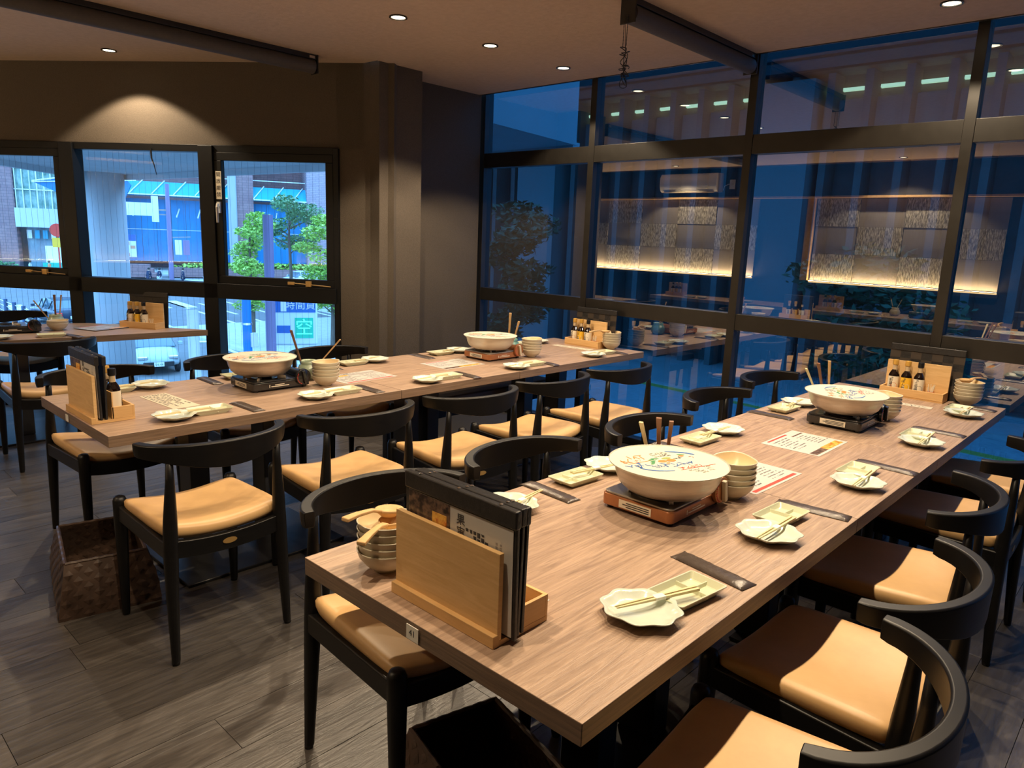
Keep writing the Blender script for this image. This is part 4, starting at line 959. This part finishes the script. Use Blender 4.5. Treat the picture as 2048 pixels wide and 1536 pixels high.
# planter and hedge in front
pw_ = empty('street_planter', FO @ Matrix.Translation((-3, -12, 0)), 'low purple planter wall with clipped hedge in front of the blue sheets', 'planter')
MB().box(-3.5, 0, .1, 16, 2, 1.05).build('planter_wall', M_brick, pw_)
def foliage(name, m, parent, blobs, n, sz, seed, kind='stuff'):
    rn = random.Random(seed); o = MB()
    for k in range(n):
        c, rr = rn.choice(blobs); 
        while True:
            d = Vector((rn.uniform(-1, 1), rn.uniform(-1, 1), rn.uniform(-1, 1)))
            if .3 < d.length < 1: break
        p = Vector(c)+Vector((d.x*rr[0], d.y*rr[1], d.z*rr[2])); a = Vector((rn.uniform(-1, 1), rn.uniform(-1, 1), rn.uniform(-.5, .5))).normalized(); b = a.cross(Vector((rn.uniform(-1, 1), rn.uniform(-1, 1), 1))).normalized()
        s_ = sz*rn.uniform(.6, 1.3); o.add([p-a*s_, p+b*s_*.45, p+a*s_, p-b*s_*.45], [(0, 1, 2, 3)])
    return o.build(name, m, parent, kind=kind)
foliage('hedge', M_leaf, pw_, [((6, 1, 1.25), (9.5, 1.1, .45))], 1500, .22, 1)
st_ = empty('stone_steps', FO @ Matrix.Translation((-9.3, -13, .12)), 'stepped purple brick block at the end of the planter', 'steps')
for k in range(3): MB().box(-1.1-.35*(2-k)*.6, -.4*(2-k), k*.42, 1.1+.35*(2-k), 1.5, (k+1)*.42).build('step', M_brick, st_)
# left building with louvres, green glazing and a shop
lb = empty('shop_building', FO @ Matrix.Translation((0, -4, 0)), 'pale building with green glazing, white fascia and a shopfront across the street', 'building')
MB().box(-34, 6, 0, -13.4, 14, 30).build('core_wall', mat('dark_bluish_core', (.10, .16, .18), .5), lb)
for k in range(34): MB().box(-34, 0, 8.2+k*.32, -23.2, .25, 8.32+k*.32).build('louvre', M_truss if k % 2 else M_conc, lb)
MB().box(-23.2, -.3, 0, -21.6, 1.2, 30).build('brick_pier', M_brick, lb)
MB().box(-34, 1.5, 0, -23.2, 6, 5.8).build('brick_wall', M_brick, lb)
MB().box(-21.6, -.6, 4.7, -13.8, 1.2, 6.7).build('white_fascia', M_kerb, lb)
for k in range(12): MB().box(-21.5+k*.66, 0, 6.7, -21.42+k*.66, .2, 14).build('glazing_bar', M_truss, lb)
for k in range(3): MB().box(-21.6, 0, 8.6+k*2.2, -13.8, .2, 8.7+k*2.2).build('glazing_rail', M_truss, lb)
MB().box(-21.6, .3, 6.7, -13.8, .5, 14).build('green_glazing', noisy('green_planted_glass', (.08, .22, .16), (.42, .56, .48), (1, 1, 1), 1.1, 6, .3), lb)
MB().box(-21.0, 1.1, .1, -14, 1.3, 4.7).build('shop_glass', noisy('shop_glass', (.08, .16, .20), (.26, .40, .44), (1, 1, .4), .9, 4, .3), lb)
for k in range(9): MB().box(-20.9+k*.75, .6, 3.5, -20.45+k*.75, .8, 4.4).build('shop_banner', M_awn if k % 3 else M_white, lb)
MB().box(-18.9, -1.4, 1.0, -16.6, -1.2, 2.8).build('white_awning_panel', M_white, lb); MB().box(-19.2, -1.6, .1, -15.2, -1.4, 1.0).build('green_fence_panel', mat('green_panel', (.02, .40, .26), .6), lb)
foliage('shop_planting', M_leafd, lb, [((-24.5, -1.5, .7), (3.2, 1, .5))], 900, .2, 3)
aw = empty('blue_canopy', FO @ Matrix.Translation((-15.2, -10, 9.2)), 'blue stretched canopy with white struts at the street corner', 'canopy')
MB().prism([(-3.2, 0), (4.5, 1.6), (5.5, .2), (4.6, -1.7), (1.2, -2.0)], -.4, .2, Matrix(((1, 0, 0, 0), (0, 0, 1, 0), (0, 1, 0, 0), (0, 0, 0, 1)))).build('canopy_cloth', M_sheetb, aw)
MB().bar((-3.3, -.5, .1), (6, -.5, 1.9), .12, .12).bar((-3.3, -.5, .0), (6, -.5, .7), .1, .1).bar((0, -.5, -1.2), (5, -.5, -6.5), .16, .16).build('struts', M_truss, aw)

def post(x, y, z0, z1, r_, m, name, label, cat, seg=14): return tag(MB().lathe([(r_, z0), (r_, z1)], seg, c=(x, y, 0)).build(name, m), label, cat)
M_mauve = mat('mauve_painted_steel', (.22, .17, .30), .5); M_azure = mat('azure_painted_steel', (.01, .22, .60), .45)
sp = empty('traffic_signal_pole', place(26.75, 66.85, SZ), 'tall mauve traffic pole with sign arm and signal boxes', 'pole')
Dx = Vector((.929, -.371, 0))
MB().lathe([(.20, 0), (.17, 9.0)], 14).build('pole', M_mauve, sp)
MB().bar(tuple(Dx*-4.4+Vector((0, 0, 6.7))), tuple(Dx*0+Vector((0, 0, 6.75))), .16, .16).bar(tuple(Dx*-4.2+Vector((0, 0, 6.4))), tuple(Vector((0, 0, 6.35))), .1, .1).bar(tuple(Vector((0, 0, 4.4))), tuple(Dx*1.7+Vector((0, 0, 4.5))), .08, .08).build('arm', M_greyp, sp)
RotD = Matrix.Rotation(math.atan2(Dx.y, Dx.x), 4, 'Z')
MB().box(-3.4, -.25, 6.2, -1.3, -.15, 7.3, RotD).build('sign_board', M_white, sp); MB().box(-1.3, -.3, 5.7, -.75, -.1, 7.9, RotD).build('sign_board', M_white, sp)
MB().box(.40, -.2, 2.9, .95, .1, 4.2, RotD).build('signal_box', M_white, sp, bevel=.03); MB().box(1.05, -.2, 2.9, 1.6, .1, 4.2, RotD).build('signal_box', M_mauve, sp, bevel=.03)
# nearer posts
post(7.14, 13.19, SZ, 1.76, .095, M_mauve, 'steel_post', 'thick mauve steel post outside the right street pane', 'post')
bp_ = empty('blue_post', place(6.75, 13.40, SZ), 'bright blue post with a white box outside the lower right pane', 'post')
MB().lathe([(.085, 0), (.085, 4.3)], 14).build('post_shaft', M_azure, bp_)
MB().box(.02, -.12, 3.20, .16, -.02, 3.48).build('junction_box', M_white, bp_, bevel=.01); MB().lathe([(.09, 3.0), (.10, 3.0), (.10, 3.05), (.09, 3.05)], 14).lathe([(.09, 3.64), (.10, 3.64), (.10, 3.68), (.09, 3.68)], 14).build('clamp_band', M_chrome, bp_)
wp_ = empty('white_post', place(4.72, 11.1, SZ), 'white pole with small lamp outside the centre street pane', 'post')
MB().lathe([(.085, 0), (.085, 4.25)], 14).build('post_shaft', M_white, wp_); MB().lathe([(.02, .0), (.035, .02), (.075, -.13)], 14, c=(.24, -.12, 3.72), ends=False).bar((0, 0, 3.75), (.24, -.12, 3.75), .02, .02).build('horn_lamp', M_chrome, wp_)
# hourly parking sign
ps = empty('parking_sign', place(7.19, 13.50, 0) @ Matrix.Rotation(math.atan2(-.5, .89), 4, 'Z'), 'white and blue hourly parking sign with a lit green display', 'sign')
MB().box(0, .02, -.83, 1.02, .16, .30).build('housing', mat('pale_sign_housing', (.70, .76, .74), .4), ps, bevel=.05)
MB().box(.06, .008, -.15, .98, .02, .24).build('header_panel', M_blue, ps)
MR = Matrix.Rotation(pi/2, 4, 'X')
text('header_lettering', '時間貸', .20, M_white, ps, Matrix.Translation((.68, .004, -.01)) @ MR); MB().box(.30, .002, -.13, .41, .008, .10).build('header_symbol', M_white, ps)
MB().box(.22, .008, -.57, .48, .02, -.42).build('blue_label', M_blue, ps)
dp = MB().box(.57, .008, -.68, .93, .02, -.26).build('display', mat('display_green', (.0, .30, .22), .4, emit=(0, .32, .22), es=.8), ps)
text('display_character', '空', .36, mat('led_green', (.1, .9, .6), .4, emit=(.08, 1, .65), es=1.0), dp, Matrix.Translation((.75, .003, -.475)) @ MR)

def tree(x, y, z0, label, blobs, n, sz, m, seed, trunk=.12, name='street_tree'):
    r = empty(name, place(x, y, z0), label, 'tree', 'street trees outside the windows'); rn = random.Random(seed)
    top = max(c[2] for c, q in blobs)
    t = MB().tube([(0, 0, 0), (.05, .02, top*.3), (-.04, .03, top*.65), (.02, 0, top)], [trunk, trunk*.8, trunk*.5, trunk*.12], 8)
    for c, q in blobs: t.tube([(0, 0, c[2]-q[2]*.9-.2), (c[0]*.5, c[1]*.5, c[2]-q[2]*.3), c], [trunk*.35, trunk*.2, trunk*.05], 5)
    t.build('trunk', M_bark, r)
    foliage('foliage', m, r, blobs, n, sz, seed); return r
def cl(rn, w_, h0, h1, k, s_): return [((rn.uniform(-w_, w_), rn.uniform(-w_, w_), h0+(h1-h0)*i/(k-1)), (s_*rn.uniform(.7, 1.2), s_, s_*rn.uniform(.3, .5))) for i in range(k)]
rn = random.Random(11)
tree(16.1, 31.4, SZ, 'light green layered tree left of the mauve post', cl(rn, .75, 2.0, 6.0, 13, .70), 4200, .10, M_leaf, 2)
tree(19.2, 29.6, SZ, 'light green tree at the right edge of the street window', cl(rn, .95, 1.8, 6.0, 14, .80), 5200, .10, M_leaf, 4)
tree(29.5, 51.2, SZ, 'darker spreading tree between the two light green trees', cl(rn, 2.0, 4.2, 7.6, 13, 1.3), 5200, .15, M_leafd, 6, .16)

def car(M, col, label, kind='hatch', plate=None):
    """x forward, y left; body lofted from cross-sections"""
    r = empty('car', M, label, 'car'); m = noisy('car_paint_%d' % int(col[0]*1000), col, tuple(min(1, c*1.08) for c in col), (1, 1, 1), 2, rough=.22)
    L, W = (3.95, 1.70) if kind == 'hatch' else (4.7, 1.72) if kind == 'sedan' else (4.1, 1.7)
    low = [(-L/2, .35, .78), (-L/2+.05, .30, .86), (-L*.3, .24, .90), (L*.25, .24, .92), (L/2-.25, .28, .88), (L/2, .42, .70)]
    if kind == 'hatch': st = [(-1.95, .45, .98, .70), (-1.88, .30, 1.02, .80), (-1.2, .22, 1.00, .85), (0, .22, .98, .85), (.9, .22, .96, .85), (1.45, .25, .88, .82), (1.80, .30, .74, .76), (1.97, .40, .60, .62)]
    else: st = [(-2.33, .45, .92, .72), (-2.2, .30, .98, .80), (-1.3, .22, .98, .85), (0, .22, .96, .85), (1.0, .22, .95, .85), (1.7, .25, .88, .82), (2.2, .30, .80, .76), (2.34, .42, .66, .66)]
    def sec(x, zb, zt, hw): return [(x, -hw*.92, zb), (x, -hw, zb+.14), (x, -hw*.99, zt-.16), (x, -hw*.93, zt), (x, -hw*.4, zt+.03), (x, hw*.4, zt+.03), (x, hw*.93, zt), (x, hw*.99, zt-.16), (x, hw, zb+.14), (x, hw*.92, zb)]
    MB().rings([sec(*s_) for s_ in st]).build('body', m, r, sub=1)
    if kind == 'hatch': g = [(-1.86, 1.00, .76, .02), (-1.55, 1.46, .60, .02), (-.3, 1.50, .60, .02), (.35, 1.42, .62, .02), (1.05, .98, .74, .02)]
    else: g = [(-1.75, .97, .74, .02), (-1.25, 1.38, .60, .02), (-.3, 1.45, .60, .02), (.3, 1.38, .62, .02), (1.05, .96, .74, .02)]
    gl = MB()
    gl.rings([[(x, -hw-.06, .93), (x, -hw, z), (x, hw, z), (x, hw+.06, .93)] for x, z, hw, _ in g]).build('glazing', M_carglass, r, bevel=.02)
    MB().rings([[(x, -hw+.02, z-.02), (x, -hw+.03, z+.015), (x, hw-.03, z+.015), (x, hw-.02, z-.02)] for x, z, hw, _ in g[1:-1]]).build('roof', m, r, bevel=.01)
    for s_ in (-1, 1):
        for x, z, hw, _ in (g[1], g[2], g[3]): MB().bar((x, s_*(hw+.005), z), (x+.05, s_*.80, .95), .05, .05).build('window_post', m if kind != 'sedan' else M_stoveb, r)
        for x in (-L*.31, L*.31): MB().lathe([(.001, -.09), (.19, -.09), (.30, -.07), (.31, 0), (.30, .07), (.19, .09), (.001, .09)], 22).xf(Matrix.Translation((x, s_*(W/2-.10), .31)) @ Matrix.Rotation(pi/2, 4, 'X')).build('wheel', M_tyre, r)
        fx = st[-1][0]; bx_ = st[0][0]
        MB().box(fx-.38, s_*.52-.17, .60, fx-.02, s_*.52+.17, .74).build('headlamp', M_chrome, r, bevel=.04)
        MB().box(bx_-.03, s_*.66-.13, .62, bx_+.14, s_*.66+.10, .84).build('tail_lamp', M_lampred, r, bevel=.02)
        MB().box(.62, s_*.98-.09, .96, .76, s_*.98+.09, 1.09).build('door_mirror', m, r, bevel=.02)
    MB().box(fx-.12, -.52, .34, fx+.03, .52, .52).build('grille', M_tyre, r, bevel=.02); MB().box(bx_-.03, -.7, .38, bx_+.1, .7, .52).build('rear_bumper', m, r, bevel=.02)
    p = MB().box(fx+.03, -.17, .36, fx+.045, .17, .52).build('number_plate', M_white, r); q = MB().box(bx_-.045, -.17, .50, bx_-.03, .17, .66).build('number_plate', M_white, r)
    if plate: text('plate_number', plate, .12, M_green, p, Matrix.Translation((fx+.047, 0, .43)) @ Matrix(((0, 0, 1, 0), (1, 0, 0, 0), (0, 1, 0, 0), (0, 0, 0, 1))))
    return r
car(place(10.73, 29.3, SZ, R(-102)), (.40, .47, .48), 'silver hatchback facing the window, seen under the window table', 'hatch', '54-44')
car(place(11.75, 44.65, SZ, R(92)), (.030, .045, .075), 'dark blue taxi sedan driving away behind the window table', 'sedan')
car(place(15.6, 72.5, SZ, R(170)), (.75, .78, .80), 'white car at the left edge of the street window', 'hatch')
car(place(38.2, 64.6, SZ, R(185)), (.72, .75, .76), 'small white car parked under the trees across the street', 'hatch')
# street furniture
gr_ = empty('guard_rail', place(0, 0), 'low street railing with dark posts outside the left lower pane', 'railing')
for k in range(5):
    q = Vector((9.85+.07*k, 41.5+2.1*k, SZ)); MB().lathe([(.10, 0), (.10, 1.15)], 12, c=q).build('rail_post', M_mauve if False else mat('navy_post', (.05, .09, .18), .5), gr_)
for z in (.45, .75, 1.0): MB().tube([(9.85, 41.5, SZ+z), (10.13, 49.9, SZ+z)], .03, 8).build('rail_bar', M_chrome, gr_)
for k in range(4):
    q = FO @ Vector((-22.6+k*1.6, -20, .12)); tag(MB().tube([(q.x, q.y, q.z), (q.x, q.y, q.z+.8), (q.x+.12, q.y-.05, q.z+1.0), (q.x+.36, q.y-.16, q.z+1.0), (q.x+.48, q.y-.2, q.z+.8), (q.x+.48, q.y-.2, q.z)], .07, 8).build('hoop_bollard', M_tyre), 'black hoop bollard on the far pavement, %s from the left' % ORD[k], 'bollard', 'hoop bollards')
bs = empty('bus_stop_sign', FO @ Matrix.Translation((-15.6, -16, 0)), 'red round stop sign on a red post by the far kerb', 'sign')
MB().lathe([(.07, 0), (.07, 4.2)], 10).build('post', M_red, bs); MB().lathe([(.001, -.04), (.62, -.04), (.62, .04), (.001, .04)], 24).xf(Matrix.Translation((0, -.1, 4.6)) @ Matrix.Rotation(pi/2, 4, 'X')).build('disc', M_red, bs); MB().box(-.45, -.2, 3.0, .45, -.05, 3.9).build('yellow_plate', M_lyel, bs)

def person(M, label, coat, trousers, stride=.12, hair=M_hair):
    """one continuous skinned body; coat, trousers and hair are slightly larger children"""
    J = {'hip': (0, 0, .92), 'waist': (0, 0, 1.08), 'chest': (.0, .0, 1.34), 'neck': (0, 0, 1.47), 'chin': (.01, 0, 1.54), 'head': (.01, 0, 1.64), 'crown': (0, 0, 1.70),
         'lh': (0, .10, .88), 'lk': (stride, .10, .50), 'la': (stride*.6, .10, .09), 'lt': (stride*.6+.15, .10, .05), 'rh': (0, -.10, .88), 'rk': (-stride*.2, -.10, .49), 'ra': (-stride*1.6, -.10, .12), 'rt_': (-stride*1.6+.14, -.10, .05),
         'ls': (0, .17, 1.38), 'le': (-.05, .23, 1.12), 'lw': (.08, .23, .90), 'lf': (.10, .22, .81), 'rs': (0, -.17, 1.38), 're': (.02, -.23, 1.12), 'rw': (.14, -.22, .92), 'rf': (.17, -.21, .83)}
    Rr = {'hip': .13, 'waist': .12, 'chest': .15, 'neck': .055, 'chin': .06, 'head': .095, 'crown': .06, 'lh': .09, 'lk': .058, 'la': .042, 'lt': .035, 'ls': .062, 'le': .042, 'lw': .032, 'lf': .035}
    E_ = [('hip', 'waist'), ('waist', 'chest'), ('chest', 'neck'), ('neck', 'chin'), ('chin', 'head'), ('head', 'crown'), ('hip', 'lh'), ('lh', 'lk'), ('lk', 'la'), ('la', 'lt'), ('hip', 'rh'), ('rh', 'rk'), ('rk', 'ra'), ('ra', 'rt_'), ('chest', 'ls'), ('ls', 'le'), ('le', 'lw'), ('lw', 'lf'), ('chest', 'rs'), ('rs', 're'), ('re', 'rw'), ('rw', 'rf')]
    def skin(name, keys, grow, m, parent):
        ks = [k for k in J if k in keys]; me = bpy.data.meshes.new(name); me.from_pydata([J[k] for k in ks], [(ks.index(a), ks.index(b)) for a, b in E_ if a in ks and b in ks], [])
        o = bpy.data.objects.new(name, me); COL.objects.link(o); o.modifiers.new('skin', 'SKIN'); me.materials.append(m)
        lay = me.skin_vertices[0] if me.skin_vertices else None
        if lay is None:
            bm = bmesh.new(); bm.from_mesh(me); bm.verts.layers.skin.verify(); bm.to_mesh(me); bm.free(); lay = me.skin_vertices[0]
        for i, k in enumerate(ks):
            rr = Rr.get(k, Rr.get('l'+k[1:], .05) if k[0] == 'r' else .05); rr = Rr['lt'] if k == 'rt_' else rr; lay.data[i].radius = (rr*grow, rr*grow)
        lay.data[0].use_root = True; s_ = o.modifiers.new('sub', 'SUBSURF'); s_.levels = s_.render_levels = 1
        if parent: o.parent = parent
        return o
    b = skin('person', set(J), 1, M_skin, None); b.matrix_world = M; tag(b, label, 'person', 'people crossing the street')
    skin('coat', {'hip', 'waist', 'chest', 'neck', 'ls', 'le', 'lw', 'rs', 're', 'rw'}, 1.22, coat, b); skin('trousers', {'hip', 'lh', 'lk', 'la', 'rh', 'rk', 'ra'}, 1.22, trousers, b)
    MB().lathe([(.001, .115), (.06, .105), (.10, .05), (.108, -.01), (.10, -.06), (.07, -.07)], 14, c=(-.015, 0, 1.645), ends=False).build('hair', hair, b)
M_navy = mat('navy_cloth', (.02, .03, .07), .8); M_pale = mat('pale_cloth', (.55, .60, .62), .8); M_or = mat('orange_cloth', (.8, .30, .12), .8); M_den = mat('denim_cloth', (.10, .18, .30), .8)
for (px, py, rz, c1, c2, lb_) in ((25.0, 67.4, 200, M_navy, M_navy, 'person in dark clothes walking, left of the traffic pole'), (25.75, 67.0, 190, M_navy, M_pale, 'person in dark coat and pale trousers walking beside the first'), (27.6, 66.5, 170, M_navy, M_navy, 'person in dark clothes just right of the traffic pole'), (29.35, 65.8, 10, M_pale, M_pale, 'person in pale clothes with rucksack near the hedge'), (30.1, 65.7, 20, M_den, M_navy, 'person in blue jacket half behind the window mullion')):
    person(place(px, py, SZ, R(rz)), lb_, c1, c2)
for (u, c1, c2, lb_) in ((-17.4, M_pale, M_den, 'person in white top in front of the shop'), (-15.9, M_or, M_pale, 'person in orange top beside the red stop sign'), (-21.6, M_den, M_navy, 'person in blue beside the hoop bollards')):
    q = FO @ Vector((u, -19, .12)); person(place(q.x, q.y, q.z, R(140)), lb_, c1, c2)

# ================================================================== outside the filmed glass wall
M_pv2 = noisy('paved_forecourt', (.42, .45, .47), (.56, .58, .60), (1, 1, 1), 6, 5, .8)
pf = struct('forecourt_pavement', MB().box(15.5, -14, SZ, 29.5, 40, SZ+.10), M_pv2)
MB().prism([(21.3, -14), (21.7, -14), (25.4, 30), (25.0, 30)], SZ+.10, SZ+.115).build('tactile_strip', mat('yellow_tactile_paving', (.60, .52, .10), .7), pf)
MB().box(15.2, -14, SZ, 15.5, 40, SZ+.16).build('kerb', M_kerb, pf)
M_fac = noisy('grey_brown_facade', (.15, .12, .11), (.20, .165, .15), (1, 1, 1), 2, rough=.7)
of = empty('office_block', place(30, 0, SZ), 'dark office block with vertical fins and a lit strip beyond the filmed glass', 'building')
MB().box(1.2, -20, 0, 8, 45, 20).build('rear_wall', M_fac, of)
for k in range(44): MB().box(0, -18+k*1.40, 0, 1.0, -17.72+k*1.40, 12.2).build('fin', M_fac, of)
MB().box(-.4, 25, 0, 1.2, 27.6, 12).build('grey_pier', M_greyp, of); MB().box(-.4, 12, 0, 1.2, 14.5, 12).build('grey_pier', M_greyp, of)
MB().box(.9, -20, 11.66, 1.1, 45, 11.78).build('lit_strip', mat('fluorescent_strip', (1, .95, .8), .5, emit=(1, .55, .25), es=9), of)
MB().box(.7, -20, 9.6, 1.2, 45, 11.3).build('spandrel', mat('pale_spandrel', (.30, .27, .24), .7), of)
cn = struct('trim_5', MB().box(23, -20, 8.3, 31.5, 45, 8.7), mat('outer_canopy', (.20, .19, .20), .7))
for k in range(4): MB().box(23.5+k*2.0, -20, 8.22, 23.62+k*2.0, 45, 8.3).build('canopy_joint', M_tyre, cn)
rn = random.Random(21)
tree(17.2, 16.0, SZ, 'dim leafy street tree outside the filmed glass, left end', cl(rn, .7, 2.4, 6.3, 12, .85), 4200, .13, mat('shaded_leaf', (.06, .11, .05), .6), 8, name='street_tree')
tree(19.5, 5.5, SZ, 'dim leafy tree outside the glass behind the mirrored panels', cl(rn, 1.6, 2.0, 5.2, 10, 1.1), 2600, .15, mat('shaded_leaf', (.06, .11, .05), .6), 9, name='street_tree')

o = MB().tube([tuple(MW @ Vector(q)) for q in ((1.63, -.03, 2.05), (1.625, -.035, 1.98), (1.61, -.03, 1.93), (1.595, -.03, 1.86))], [.007, .006, .004, .002], 6).build('loose_cord', M_stoveb)
tag(o, 'thin black cord hanging from the top of the centre street pane', 'cord')
